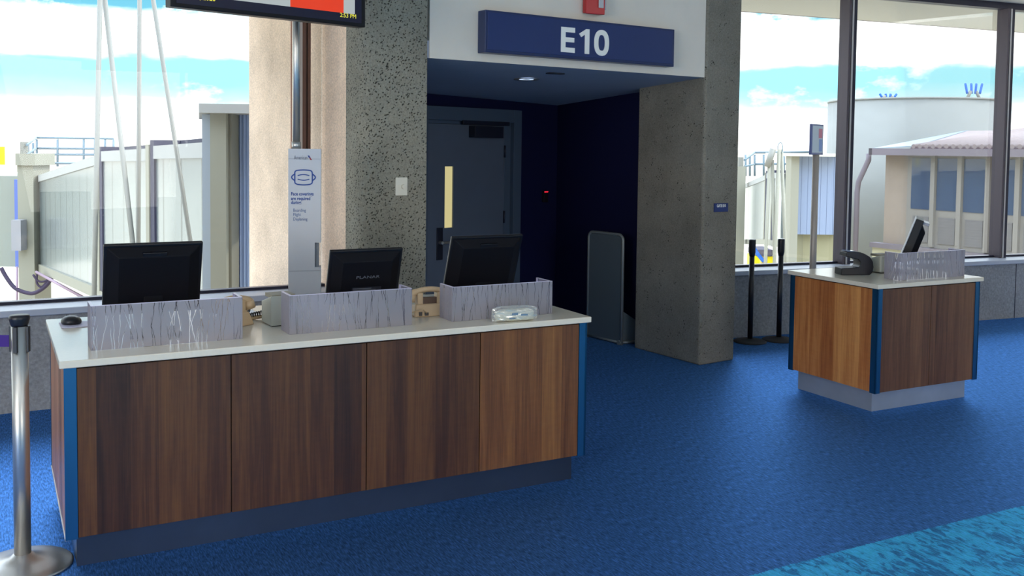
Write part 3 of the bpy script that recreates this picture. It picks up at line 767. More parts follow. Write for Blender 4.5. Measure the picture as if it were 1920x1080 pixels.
# side-on monitor on the short counter
pb = at(1712, 472, 7.35)
t = thing('monitor', 'thin black monitor standing edge-on on the short counter', 'monitor', (pb.x-.02, pb.y, T), math.radians(67.5))
R = Matrix.Translation((0, .12, .10)) @ Matrix.Rotation(math.radians(-18), 4, 'X')
R = Matrix.Translation((0, .025, .085)) @ Matrix.Rotation(math.radians(19), 4, 'X')
b = MB(); b.box((-.19, 0, 0), (.19, .055, .345), R); b.build('bezel', MON, t, bevel=.004)
b = MB(); b.box((-.186, .0555, .004), (.186, .060, .341), R); b.build('screen_glass', MEDGE, t)
b = MB(); b.hexa([(-.17, 0, .02), (.17, 0, .02), (.17, 0, .31), (-.17, 0, .31), (-.13, -.04, .05), (.13, -.04, .05), (.13, -.04, .26), (-.13, -.04, .26)], R); b.build('rear_shell', MON2, t, bevel=.003)
b = MB(); b.box((-.12, -.045, .315), (.12, 0, .335), R); b.build('handle', MEDGE, t, bevel=.002)
b = MB(); b.box((-.04, .02, .01), (.04, .05, .12)); b.box((-.11, -.06, 0), (.11, .11, .016)); b.build('stand', MON2, t, bevel=.003)

# mouse and pad
p = atz(142, 609, T)
b = MB(); P = [atz(x, y, T) for x, y in ((116, 616.5), (180, 612), (180, 602), (110, 606))]
b.prism([(q.x-P[0].x, q.y-P[0].y) for q in P], .0008, .004); o = b.build('mouse_pad', PADM, loc=P[0]); tag(o, 'thin pale lilac mouse pad on the left end of the long counter', 'mouse pad')
p = atz(133, 608, T)
bm_ = bmesh.new(); bmesh.ops.create_uvsphere(bm_, u_segments=28, v_segments=16, radius=1)
b = MB(); b.bm.free(); b.bm = bm_
for v in b.bm.verts:
    z = v.co.z; v.co = Vector((v.co.x*.046*(1-.1*v.co.y), v.co.y*.056, max(z, -.35)*.030+.0105+.0045))
o = b.build('computer_mouse', BPLAS, smooth=True, loc=(p.x, p.y, T+.0005), rot=(0, 0, .9)); tag(o, 'rounded dark computer mouse on the pale pad at the left of the long counter', 'mouse')
b = MB(); b.cyl((-.004, .034, .040), (.004, .034, .040), .006, n=12); b.build('scroll_wheel', DARK, o)

# plastic packet
pA = atz(926, 603.5, T); pB = atz(1002, 599, T)
L = (pB-pA).length; ang = math.atan2(pB.y-pA.y, pB.x-pA.x)
t = thing('plastic_packet', 'crinkled clear plastic packet of wipes in front of the right screen on the long counter', 'packet', ((pA.x+pB.x)/2, (pA.y+pB.y)/2, T+.001), ang)
def packet(hx_, hy, hz_, wr, seed):
    b_ = bmesh.new(); bmesh.ops.create_cube(b_, size=2); bmesh.ops.subdivide_edges(b_, edges=b_.edges, cuts=9, use_grid_fill=True)
    rr = random.Random(seed)
    for v in b_.verts:
        x, y, z = v.co; k_ = 1-.35*abs(x)**6; 
        q = max(abs(x), .0)
        v.co = Vector((x*hx_*(1+.03*rr.uniform(-1, 1)), y*hy*k_*(1-.25*abs(z)**3), (z*hz_*(1-.25*abs(y)**2)*(1 if z < 0 else k_+.1))+hz_*1.0))+Vector([rr.uniform(-wr, wr) for _ in range(3)])
        if v.co.z < .001: v.co.z = .001
    m_ = MB(); m_.bm.free(); m_.bm = b_; return m_
WIPE = pm('wipe_packet', (214, 216, 200), .35, noise=.12, nscale=90)
packet(L/2*.88, .036, .030, .0022, 3).build('packet_body', WIPE, t)
def mat_film():
    m = bpy.data.materials.new('clear_film'); m.use_nodes = True; t_ = NT(m.node_tree); o_ = t_.n('ShaderNodeOutputMaterial')
    a = t_.n('ShaderNodeBsdfTransparent'); g = t_.n('ShaderNodeBsdfGlossy'); g.inputs['Roughness'].default_value = .15; d_ = t_.n('ShaderNodeBsdfDiffuse'); d_.inputs[0].default_value = (.85, .88, .88, 1)
    mm = t_.n('ShaderNodeMixShader'); mm.inputs[0].default_value = .45; t_.l(g.outputs[0], mm.inputs[1]); t_.l(d_.outputs[0], mm.inputs[2])
    m2 = t_.n('ShaderNodeMixShader'); m2.inputs[0].default_value = .38; t_.l(a.outputs[0], m2.inputs[1]); t_.l(mm.outputs[0], m2.inputs[2]); t_.l(m2.outputs[0], o_.inputs[0]); return m
packet(L/2*1.04, .042, .037, .004, 5).build('film_wrap', mat_film(), t)
b = MB(); b.box((-.03, -.043, .036), (.004, -.041, .048)); b.box((-.045, -.0425, .016), (-.01, -.0415, .022)); b.box((.02, -.0425, .03), (.06, -.0415, .04)); b.build('printed_label', pm('print_blue', (96, 124, 150), .5), t)

# beige telephones
def telephone(name, loc, rz, label, scale=1.0):
    t = thing(name, label, 'telephone', loc, rz, 'beige desk telephones')
    s = scale
    b = MB()
    b.hexa([(-.10*s, -.10*s, 0), (.10*s, -.10*s, 0), (.10*s, .12*s, 0), (-.10*s, .12*s, 0), (-.085*s, -.075*s, .068*s), (.085*s, -.075*s, .068*s), (.095*s, .11*s, .035*s), (-.095*s, .11*s, .035*s)])
    b.build('base', BEIGE, t, bevel=.010*s, seg=3)
    for sx_ in (-1, 1):
        b = MB(); b.box((sx_*.055*s-.016*s, -.065*s, .058*s), (sx_*.055*s+.016*s, -.01*s, .125*s)); b.build('cradle', BEIGE, t, bevel=.005*s)
    b = MB(); b.box((-.04*s, -.058*s, .062*s), (.04*s, -.03*s, .098*s)); b.build('cradle_recess', BEIGED, t)
    b = MB(); pts = []; rad = []
    for i in range(17):
        u = i/16*2-1; pts.append((u*.115*s, -.045*s, (.142-.026*u*u-.012*abs(u)**6)*s)); rad.append((.015+.010*max(0, abs(u)-.55)/.45)*s)
    b.tube(pts, rad, 14)
    for sx_ in (-1, 1): b.cyl((sx_*.102*s, -.045*s, .118*s), (sx_*.112*s, -.045*s, .080*s), .028*s, .031*s)
    h = b.build('handset', BEIGE, t, smooth=False)
    b = MB(); pts = []
    for i in range(150):
        u = i/149; a = u*2*PI*16; q = Vector((.108*s+.012*s*math.sin(u*PI), -.05*s+.11*s*u, .010*s+.06*s*(1-u)**2))
        pts.append(q+Vector((0, math.cos(a)*.006*s, math.sin(a)*.006*s+.003)))
    b.tube(pts, .0022*s, 6); b.build('coiled_cord', BPLAS, t)
    b = MB()
    b.box((-.072*s, -.103*s, .008*s), (-.056*s, -.096*s, .028*s)); b.box((-.04*s, -.103*s, .008*s), (-.02*s, -.096*s, .024*s)); b.build('socket', BPLAS, t)
    b = MB(); b.tube([(-.03*s, -.10*s, .02*s), (-.055*s, -.115*s, .045*s), (-.10*s, -.11*s, .035*s), (-.125*s, -.06*s, .015*s), (-.13*s, 0, .006*s)], .003*s, 8); b.build('line_cord', BEIGE, t)
    return t
sp_ = DL.hit(801, 580, .45)[0]
telephone('desk_telephone', DL.W(sp_, .46, T), DL.a-.10, 'beige desk telephone between the middle and right screens of the long counter')
q = DL.W(.80, .56, T)
telephone('desk_telephone', q, DL.a+.5, 'beige desk telephone half hidden behind the left screen of the long counter')
# off-hook stand (boomerang shaped scanner rest) and scanner
q = DL.W(.965, .66, T)
t = thing('handset_rest', 'beige angled handset rest with dark coiled cord behind the left screen', 'handset rest', q, DL.a)
b = MB()
b.tube([(-.035, 0, .085), (-.045, 0, .045), (-.055, 0, .015), (-.02, 0, .010), (.03, 0, .014), (.085, 0, .022)], [.008, .011, .014, .012, .010, .009], 12); b.build('rest', BEIGE, t)
b = MB(); pts = []
for i in range(110):
    u = i/109; a = u*2*PI*11; c_ = Vector((-.03+.13*u, -.01, .026+.022*u)); pts.append(c_+Vector((0, math.cos(a)*.008, math.sin(a)*.010)))
b.tube(pts, .0034, 6); b.build('coiled_cord', BPLAS, t)
# paper sheet
b = MB(); b.box((-.13, -.10, .0008), (.13, .10, .003)); o = b.build('paper_sheet', WHITE, loc=DL.W(.90, .87, T), rot=(0, 0, DL.a+.1)); tag(o, 'white paper sheet lying near the back edge of the long counter', 'paper')

# card printer boxes
def reader_box(loc, rz, w_, d_, h_, label, round_=False):
    t = thing('ticket_reader', label, 'ticket reader', loc, rz)
    b = MB()
    b.hexa([(-w_/2, -d_/2, .004), (w_/2, -d_/2, .004), (w_/2, d_/2, .004), (-w_/2, d_/2, .004), (-w_/2, -d_/2, h_), (w_/2, -d_/2, h_), (w_/2, d_/2, h_*.72), (-w_/2, d_/2, h_*.72)])
    b.build('housing', GREYB, t, bevel=.014 if round_ else .004, seg=3)
    b = MB(); b.box((-w_/2+.01, -d_/2+.012, h_*.9), (w_/2-.01, d_/2-.03, h_+.003), Matrix.Rotation(0, 4, 'X')); 
    b.build('slot_tray', pm('taupe_tray', (140, 134, 118), .6), t)
    for fz in (.68, .22):
        b = MB(); b.cyl((-.006, -d_/2-.001, h_*fz), (-.006, -d_/2+.002, h_*fz), .003, n=8); b.build('screw', BPLAS, t)
    b = MB(); b.box((-w_/2+.01, -d_/2+.006, 0), (w_/2-.01, d_/2-.01, .004)); b.build('rubber_foot', BPLAS, t)
    return t
reader_box(DL.W(1.055, .50, T), DL.a+.05, .14, .16, .155, 'grey boxy ticket reader behind the middle screen of the long counter')
q = atz(1642, 512, T)
reader_box((q.x+.06, q.y+.07, T), DR.a, .15, .14, .14, 'grey rounded ticket reader beside the black scanner on the short counter', True)
# black scanner, c-shaped
q = atz(1603, 515, T)
t = thing('boarding_pass_scanner', 'black C-shaped boarding pass scanner on the short counter', 'scanner', (q.x, q.y+.03, T), .12)
b = MB()
prof = [(-.125, 0), (.10, 0), (.122, .02), (.128, .06), (.122, .10), (.10, .135), (.06, .158), (.02, .172), (-.03, .178), (-.085, .172), (-.092, .140), (-.05, .128), (.005, .118), (.022, .10), (.024, .075), (.012, .058), (-.122, .052)]
b.plate(prof, -.06, .06); b.build('body', BPLAS, t, bevel=.006)
b = MB(); b.box((-.078, -.045, .1775), (-.02, .045, .1805)); b.build('top_window', pm('scanner_glass', (150, 170, 205), .08), t)

# ------------------------------------------------------------------ stanchions
p = atz(43, 1062, 0)
t = thing('belt_stanchion', 'satin steel belt stanchion with black cap and purple belt at the left', 'stanchion', (p.x, p.y, 0), .35)
b = MB(); b.lathe([(.0001, 0), (.198, 0), (.200, .006), (.19, .014), (.15, .024), (.10, .034), (.05, .048), (.036, .06), (.0001, .06)], 56); b.build('base', CHROME, t)
b = MB(); b.cyl((0, 0, .05), (0, 0, 1.045), .0335, n=40); b.build('post', CHROME, t)
b = MB(); b.lathe([(.0001, 1.045), (.032, 1.045), (.036, 1.055), (.041, 1.075), (.041, 1.085), (.037, 1.092), (.0001, 1.092)], 40); b.build('cap', BPLAS, t)
for k in range(4):
    a = k*PI/2-.35
    R = Matrix.Rotation(a, 4, 'Z')
    b = MB(); b.box((.030, -.009, .935), (.042, .009, 1.045), R); b.build('belt_slot', BPLAS, t, bevel=.002)
b = MB(); Rb = Matrix.Rotation(PI-.35+.0, 4, 'Z'); b.box((.040, -.0015, .955), (1.6, .0015, 1.005), Rb); b.build('belt', PURPLE, t)
def black_st(loc, label, h=.985):
    t = thing('belt_stanchion', label, 'stanchion', loc, 0, 'black stanchions by the window wall')
    b = MB(); b.lathe([(.0001, 0), (.155, 0), (.158, .008), (.14, .018), (.05, .028), (.03, .035), (.0001, .035)], 48); b.build('base', pm('black_base', (40, 40, 44), .6), t)
    b = MB(); b.cyl((0, 0, .03), (0, 0, h-.13), .025, n=28); b.build('post', BPLAS, t)
    b = MB(); b.lathe([(.025, h-.16), (.033, h-.12), (.034, h-.012), (.034, h)], 28); b.build('head', BPLAS, t)
    b = MB(); b.lathe([(.0001, h), (.034, h), (.033, h+.006), (.0001, h+.006)], 28); b.build('cap', CHROME, t)
    return t
st = black_st(atz(1406, 641, 0), 'black belt stanchion standing nearest the right concrete column')
dup(st, atz(1460, 638, 0), .2, 'black belt stanchion just left of the short counter, second from the column')

# ------------------------------------------------------------------ pylon with information screen
PF = Frame(*DL.W(1.30, 1.27)[:2], .17); PT = 0
a0 = PF.hit(540.5, 400, PT)[0]; a1 = PF.hit(601.5, 400, PT)[0]; pw = a1-a0; pc = (a0+a1)/2
zt_ = PF.hit(570, 279, PT)[1]
t = thing('sign_pylon', 'tall grey pylon with face covering notice and steel pole behind the long counter', 'pylon', PF.W(pc, PT, 0), PF.a)
dp = .10
zn1 = PF.hit(600, 455, PT)[1]; zn0 = PF.hit(600, 501, PT)[1]
b = MB()
n_ = .035
b.mi = 0; b.box((-pw/2, 0, .0), (pw/2, dp, zn0)); b.box((-pw/2, 0, zn1), (pw/2, dp, zt_)); b.box((-pw/2, 0, zn0), (pw/2-n_, dp, zn1))
b.mi = 1; b.box((pw/2-n_-.001, .02, zn0), (pw/2-.012, dp-.01, zn1))
b.build('housing', [PYL, PYLD], t)
zl = PF.hit(570, 298, PT)[1]; zl2 = PF.hit(570, 508, PT)[1]
b = MB(); b.box((-pw/2+.002, -.0012, zl-.001), (pw/2-.002, 0, zl+.001)); b.build('panel_seam', PYLD, t)
b = MB(); b.box((-pw/2+.002, -.0012, zl2-.001), (pw/2-.002, 0, zl2+.001)); b.build('panel_seam', PYLD, t)
pxs = pw/61.0
def PX(x, y): return ((x-571)*pxs, PF.hit(571, y, PT)[1])
tz = PX(571, 299)[1]
text('lettering', 'American', .034, INKG, t, (PX(551, 0)[0], -.001, PX(0, 299)[1]), sx=.60)['label'] = 'small grey brand lettering'
b = MB(); a_, c_ = PX(577, 292), PX(584, 300); b.plate([(a_[0], a_[1]), (a_[0]+.009, a_[1]+.001), (c_[0]+.002, c_[1]), (c_[0]-.006, c_[1])], -.0016, -.0004); b.build('logo_mark', REDINK, t)
b = MB(); a_, c_ = PX(576.5, 291.5), PX(580, 296); b.plate([(a_[0], a_[1]), (a_[0]+.009, a_[1]), (c_[0]+.006, c_[1]), (c_[0]-.003, c_[1])], -.0020, -.0008); b.build('logo_mark', BLUEINK, t)
b = MB(); ctr = PX(569, 332.5); k = pxs; sw_ = 2.4*k
def cpt(dx, dy): return (ctr[0]+dx*k, ctr[1]-dy*k)
rr = []
for dx in range(-13, 14, 2): rr.append(cpt(dx, -12.5-1.6*(1-(dx/15)**2)))
rr += [cpt(15.3, -11.5), cpt(16.2, -9)]
rr += [cpt(16.4, dy) for dy in range(-6, 10, 3)] + [cpt(15.5, 11.5), cpt(13.5, 12.7)]
for dx in range(12, -14, -2): rr.append(cpt(dx, 12.8+1.6*(1-(dx/15)**2)))
rr += [cpt(-15.5, 11.5), cpt(-16.4, 9)]+[cpt(-16.4, dy) for dy in range(6, -10, -3)]+[cpt(-15.5, -11.5)]
b.stroke(rr, sw_, -.0018, -.0004, True)
for sg in (-1, 1):
    b.stroke([cpt(sg*(17+5.2*math.sin(i/10*PI)), -6+12*i/10) for i in range(11)], sw_, -.0018, -.0004)
b.stroke([cpt(-11+22*i/8, -3.3-2.0*math.sin(i/8*PI)) for i in range(9)], sw_*.8, -.0018, -.0004)
b.stroke([cpt(-11+22*i/8, 3.6+2.0*math.sin(i/8*PI)) for i in range(9)], sw_*.8, -.0018, -.0004)
b.build('mask_pictogram', BLUEINK, t)
for i, (s_, yy) in enumerate((('Face coverings', 366.5), ('are required', 375), ('during:', 382.5))):
    text('lettering', s_, 9.2*k, BLUEINK, t, (PX(545.5, 0)[0], -.001, PX(0, yy)[1]), off=.0006, sx=.78)
for i, (s_, yy) in enumerate((('Boarding', 397), ('Flight', 405), ('Deplaning', 413.5))):
    text('lettering', s_, 8.6*k, BLUE2, t, (PX(549.5, 0)[0], -.001, PX(0, yy)[1]), sx=.78)
px_ = (PF.hit(555.5, 270, PT+.05)[0]-pc)
b = MB(); b.cyl((px_, .05, zt_), (px_, .05, zt_+.042), .027, n=24); b.build('collar', CHROME, t)
b = MB(); b.cyl((px_, .05, zt_+.04), (px_, .05, 2.95), .022, n=24); b.build('pole', CHROME, t)

# information screen, hung on the pole
TL = at(320, 10.5, 4.90); TR = at(685, 52.5, 5.66)
dv = (TR-TL); zm = (TL.z+TR.z)/2; ya = math.atan2(dv.y, dv.x); TWd = math.hypot(dv.x, dv.y)
t = thing('information_screen', 'large black information screen on the steel pole with an orange block', 'screen', (TL.x, TL.y, zm), ya)
rl = math.radians(0)
b = MB(); b.box((0, 0, 0), (TWd, .07, .72)); b.build('casing', MON, t, bevel=.004)
TF = Frame(TL.x, TL.y, ya)
def TP(x, y): s_, z_ = TF.hit(x, y, -.002); return s_, z_-zm
b = MB(); b.box((.028, -.003, .02), (TWd-.028, .001, .70)); b.build('screen_panel', SCN, t)
gx0, gz0 = TP(544, 13); gx1, gz1 = TP(644, 24); hx0, _ = TP(665, 24)
zbt = (gz0+gz1)/2
b = MB(); b.box((.028+.03, -.0036, zbt), (gx0, -.0028, .66)); b.build('display_field', SCR, t)
b = MB(); b.box((gx1, -.0036, zbt), (hx0, -.0028, .66)); b.build('display_field', SCR, t)
b = MB(); b.box((gx0, -.0036, zbt), (gx1, -.0028, .66)); b.build('display_block', SCO, t)
q = TP(637, 31.5); text('lettering', '2:53 PM', .034, SCY, t, (q[0], -.0034, q[1]), off=0, sx=.98)
q = TP(404, 2.5); text('lettering', 'Nov 5, 2020', .040, SCY, t, (q[0], -.0034, q[1]), off=.0004, sx=.86, align='RIGHT')
pw_ = PF.W(pc+px_, .05)-Vector((TL.x, TL.y, 0)); mx = pw_.x*math.cos(ya)+pw_.y*math.sin(ya); my = -pw_.x*math.sin(ya)+pw_.y*math.cos(ya)
b = MB(); b.box((mx-.15, .07, .2), (mx+.15, .10, .5)); b.box((mx-.03, .10, .3), (mx+.03, my-.0215, .4)); b.build('mount', BPLAS, t)

# sign stand behind short counter
q = at(1524, 500, 8.75)
t = thing('sign_stand', 'thin steel sign stand with a small framed notice behind the short counter', 'sign stand', (q.x, q.y, 0), math.radians(50))
b = MB(); zt2 = at(1524, 290, 8.75).z
b.cyl((0, 0, .012), (0, 0, zt2), .030, n=24); b.build('post', pm('stand_grey', (168, 160, 154), .4, metal=.2), t)
b = MB(); b.lathe([(.0001, 0), (.17, 0), (.17, .012), (.03, .02), (.0001, .02)], 36); b.build('base', STEEL, t)
b = MB(); b.box((-.13, -.012, zt2), (.13, .012, zt2+.275)); b.build('frame', pm('stand_frame', (100, 112, 160), .4), t, bevel=.003)
b = MB(); b.box((-.115, -.0135, zt2+.018), (.115, -.012, zt2+.26)); n_o = b.build('notice', pm('notice_white', (200, 214, 224), .5), t)
b = MB(); b.box((.02, -.0145, zt2+.15), (.10, -.0135, zt2+.235)); b.build('picture', pm('notice_pink', (214, 130, 150), .5), n_o)
b = MB(); b.box((.03, -.0145, zt2+.03), (.10, -.0135, zt2+.14)); b.build('picture', pm('notice_blue', (130, 160, 214), .5), n_o)

# folding board in alcove
B0 = HD.W(-.05, 1.47); B1 = HD.W(-.016, 1.0)
ang = math.atan2(B1.y-B0.y, B1.x-B0.x); LB = math.hypot(B1.x-B0.x, B1.y-B0.y)
t = thing('folding_partition', 'grey folding partition panel in a rounded tube frame inside the dark alcove', 'partition', B0, ang)
hB = 1.035
b = MB(); r_ = .055
pts = [(.0, 0, .0), (.0, 0, hB-r_)]+[(r_-r_*math.cos(i/6*PI/2), 0, hB-r_+r_*math.sin(i/6*PI/2)) for i in range(1, 7)]+[(LB-r_+r_*math.sin(i/6*PI/2), 0, hB-r_+r_*math.cos(i/6*PI/2)) for i in range(0, 7)]+[(LB, 0, .0)]
b.tube(pts, .015, 10); b.cyl((0, 0, .02), (LB, 0, .02), .013); b.build('tube_frame', PART_F, t)
b = MB(); b.box((.012, -.006, .03), (LB-.012, .006, hB-.014)); b.build('panel', PART_G, t)
b = MB(); b.cyl((LB-.02, -.0, .02), (LB+.03, .18, .016), .014); b.cyl((LB-.02, -.02, .02), (LB-.02, .02, .02), .024, n=16); b.build('foot', PART_F, t)
b = MB(); b.hexa([(LB-.03, .02, .03), (LB+.02, .2, .03), (LB+.03, .2, .03), (LB-.02, .02, .03), (LB-.03, .02, .32), (LB+.02, .2, .20), (LB+.03, .2, .20), (LB-.02, .02, .32)]); b.build('side_wing', PART_G, t)

# ------------------------------------------------------------------ outside
b = MB(); b.box((-120, 8.6, -4.2), (120, 200, -4.0)); struct(b.build('ground', GROUNDM))

def bridge(name, N, F, zt0, zb0, zt1, zb1, label, back, wid=2.6, secs=(0, 1)):
    """N near point, F far point; zt/zb tops and bottoms at both ends; back = extra near sections"""
    dx, dy = F[0]-N[0], F[1]-N[1]; L = math.hypot(dx, dy); a = math.atan2(dy, dx)
    t = thing(name, label, 'jet bridge', (N[0], N[1], 0), a, 'jet bridges outside the windows')
    st_, sb_ = (zt1-zt0)/L, (zb1-zb0)/L
    ztop = lambda q: zt0+(st_ if q > 0 else -.018)*q
    def seg(s0, s1, off, nm):
        zt_a, zt_b = ztop(s0)+off, ztop(s1)+off; zb_a, zb_b = zb0+sb_*s0-off, zb0+sb_*s1-off
        w0 = off
        P = [(s0, w0, zb_a), (s1, w0, zb_b), (s1, -wid-w0, zb_b), (s0, -wid-w0, zb_a), (s0, w0, zt_a), (s1, w0, zt_b), (s1, -wid-w0, zt_b), (s0, -wid-w0, zt_a)]
        b = MB(); b.hexa(P); o = b.build(nm, BRIDGE, t)
        b = MB()
        hh = .16
        b.hexa([(s0, w0+.04, zt_a-hh), (s1, w0+.04, zt_b-hh), (s1, -wid-w0, zt_b-hh), (s0, -wid-w0, zt_a-hh), (s0, w0+.04, zt_a+.03), (s1, w0+.04, zt_b+.03), (s1, -wid-w0, zt_b+.03), (s0, -wid-w0, zt_a+.03)])
        b.build('roof_edge', pm('bridge_trim', dim((214, 214, 210), .45), .5), t)
        b = MB()
        b.hexa([(s0, w0+.06, zb_a-.22), (s1, w0+.06, zb_b-.22), (s1, -wid-w0, zb_b-.22), (s0, -wid-w0, zb_a-.22), (s0, w0+.06, zb_a), (s1, w0+.06, zb_b), (s1, -wid-w0, zb_b), (s0, -wid-w0, zb_a)])
        b.build('floor_beam', BRIDGEB, t)
        return zt_a, zb_a
    seg(0, L, 0, 'tunnel_section')
    off = 0; s = 0
    for ln in back:
        off += .03
        za, zb2 = ztop(s)+off, zb0+sb_*s-off
        b = MB(); b.box((s-.10, -wid-off, zb2), (s+.18, off+.03, za+.12)); b.build('gasket_frame', BRIDGED, t)
        b = MB(); b.box((s+.18, off-.05, zb2), (s+.42, off+.05, za+.05)); b.build('joint_post', BRIDGEB, t)
        seg(s-ln, s-.10, off, 'tunnel_section')
        b = MB(); b.hexa([(s-ln, -wid, ztop(s-ln)+off+.03), (s-.1, -wid, za+.03), (s-.1, off-.35, za+.03), (s-ln, off-.35, ztop(s-ln)+off+.03)]+[(s-ln, -wid, ztop(s-ln)+off+.12), (s-.1, -wid, za+.12), (s-.1, off-.35, za+.12), (s-ln, off-.35, ztop(s-ln)+off+.12)]); b.build('roof_cover', ROOFM, t)
        s -= ln
    return t, a, s, off

N1 = at(195, 290, 18.5); F1 = at(60, 335, 30)
t, ang, s_end, off = bridge('jet_bridge', (N1.x, N1.y), (F1.x, F1.y), 1.63, -.98, .73, -1.84, 'long silver jet bridge outside the left window', (4.9, 3.0))
# rotunda end (all in the bridge's own frame)
FB = Frame(N1.x, N1.y, ang)
def loc(x, y, Y): p = at(x, y, Y)-FB.o; return Vector((p.dot(FB.u), p.dot(FB.v), p.z))
Rz = Matrix.Rotation(-ang, 4, 'Z')
def wbox(x0, x1, Y, D, z0, z1, par, nm, mt, fb=None, **kw):
    """box facing the terminal between two sight lines at distance Y, depth D"""
    fb = fb or FB
    A = at(x0, 300, Y); B = at(x1, 300, Y); P = [(A.x, Y), (B.x, Y), (B.x, Y+D), (A.x, Y+D)]
    b = MB(); b.prism([((Vector((p[0], p[1], 0))-fb.o).dot(fb.u), (Vector((p[0], p[1], 0))-fb.o).dot(fb.v)) for p in P], z0, z1)
    return b.build(nm, mt, par, **kw)
Yr = 11.2
z_ = lambda y, Y: at(450, y, Y).z
wbox(394, 424, Yr, .3, -4, z_(212, Yr), t, 'rotunda_post', BRIDGEB)
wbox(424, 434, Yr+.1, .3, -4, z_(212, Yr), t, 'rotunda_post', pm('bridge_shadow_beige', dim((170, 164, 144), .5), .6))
wbox(379, 394, Yr+.2, .3, -4, z_(214, Yr), t, 'rotunda_panel', pm('bridge_pale_blue', dim((205, 216, 230), .45), .4))
A = at(373, 200, Yr); B = at(520, 185, Yr)
b = MB()
for dz0, dz1, y0_, y1_ in ((0, 0, 0, 0),):
    P = [at(373, 212, Yr-.15), at(640, 202, Yr-.15), at(640, 202, Yr+2.6), at(373, 212, Yr+2.6)]
    zz0 = z_(213, Yr); zz1 = z_(196, Yr)
    b.prism([((p-FB.o).dot(FB.u), (p-FB.o).dot(FB.v)) for p in P], zz0, zz1)
b.build('rotunda_roof', pm('bridge_roof_pale', dim((216, 212, 206), .5), .6), t)
# corrugated curtain wall of the rotunda: vertical ribs as a zig-zag
b = MB(); A = at(432, 300, Yr+.35); B = at(640, 300, Yr+.75); n = 56; P = []
for i in range(n+1):
    u = i/n; p = A.lerp(B, u); p = Vector((p.x, p.y+(.035 if i % 2 else -.035)+.5*(u-.5)**2, 0))-FB.o; P.append((p.dot(FB.u), p.dot(FB.v)))
back_ = [(q[0]+FB.u.dot(Vector((0, .3, 0))), q[1]+FB.v.dot(Vector((0, .3, 0)))) for q in P][::-1]
b.prism(P+back_, -3.0, zz0); b.build('corrugated_curtain', pm('curtain_blue_grey', dim((176, 190, 214), 1.25), .5), t)
# cab beyond far end, tall column, control box, railing
wbox(32, 62, 28.0, 1.0, -4, at(50, 290, 28).z, t, 'lift_column', BRIDGEB)
wbox(29, 66, 27.9, 1.2, at(50, 310, 28).z, at(50, 288, 28).z, t, 'column_head', BRIDGEB)
wbox(38, 44, 28.0, .3, at(50, 290, 28).z, at(50, 266, 28).z, t, 'beacon', RODM)
wbox(-120, 32, 29.5, 2.6, at(20, 500, 29.5).z, at(20, 330, 29.5).z, t, 'cab', pm('cab_grey_green', dim((196, 200, 186), .45), .6))
wbox(26, 33, 29.3, 2.6, at(20, 500, 29.5).z, at(20, 336, 29.5).z, t, 'cab_bellows', pm('bellows_blue', (96, 112, 176), .8))
wbox(19, 37, 27.6, .35, at(20, 470, 27.6).z, at(20, 413, 27.6).z, t, 'control_box', pm('control_box_grey', dim((206, 202, 206), .45), .5))
b = MB()
def rail_line(pts, r=.035, Y=29.0, fb=None):
    fb = fb or FB
    Q = []
    for x, y, YY in pts:
        p = at(x, y, YY)-fb.o; Q.append((p.dot(fb.u), p.dot(fb.v), p.z))
    for a_, c_ in zip(Q, Q[1:]): b.cyl(a_, c_, r, n=6)
rail_line([(50, 272, 28), (68, 258, 30), (213, 260, 30)]); rail_line([(50, 290, 28), (68, 278, 30), (213, 279, 30)]); rail_line([(68, 289.5, 30), (195, 290, 30)]); rail_line([(58, 306, 29), (190, 306, 30)])
for x in (53, 62, 69, 108, 157, 178, 197, 213): rail_line([(x, 261 if x > 66 else 268, 30), (x, 312, 30)])
b.build('roof_railing', RAILM, t)
b = MB()
def hose(pts, Y, r, n=14, fb=None):
    fb = fb or FB
    Q = []
    for x, y in pts:
        p = at(x, y, Y)-fb.o; Q.append(Vector((p.dot(fb.u), p.dot(fb.v), p.z)))
    R_ = []
    for i in range(len(Q)-1):
        for k_ in range(4):
            u = k_/4; p0 = Q[max(i-1, 0)]; p1 = Q[i]; p2 = Q[i+1]; p3 = Q[min(i+2, len(Q)-1)]
            R_.append(.5*((2*p1)+(-p0+p2)*u+(2*p0-5*p1+4*p2-p3)*u*u+(-p0+3*p1-3*p2+p3)*u*u*u))
    R_.append(Q[-1]); b.tube(R_, r, 8)
hose([(2, 502), (12, 520), (28, 540), (50, 549), (66, 549), (85, 537), (98, 520), (105, 505)], 27, .055)
hose([(62, 515), (72, 527), (85, 527), (97, 518)], 27, .03); hose([(70, 512), (69, 530), (78, 538), (90, 525)], 27, .03)
b.build('cable_loop', HOSE, t)
b = MB(); rail_line([(68, 510, 27), (160, 560, 22)], .04); rail_line([(32, 500, 27), (32, 600, 27)], .03); b.build('drag_link', pm('link_mauve', (150, 126, 140), .7), t)

p = at(4, 292, 40); b = MB(); b.box((-1.2, 0, -.37), (.09, .05, .37)); o = b.build('yellow_board', YEL, loc=(p.x, p.y, p.z)); tag(o, 'bright yellow board far outside at the left edge of the left window', 'board')
b = MB(); b.cyl((-.5, .06, -.37), (-.5, .06, -4.0-p.z), .06); b.build('board_post', RODM, o)

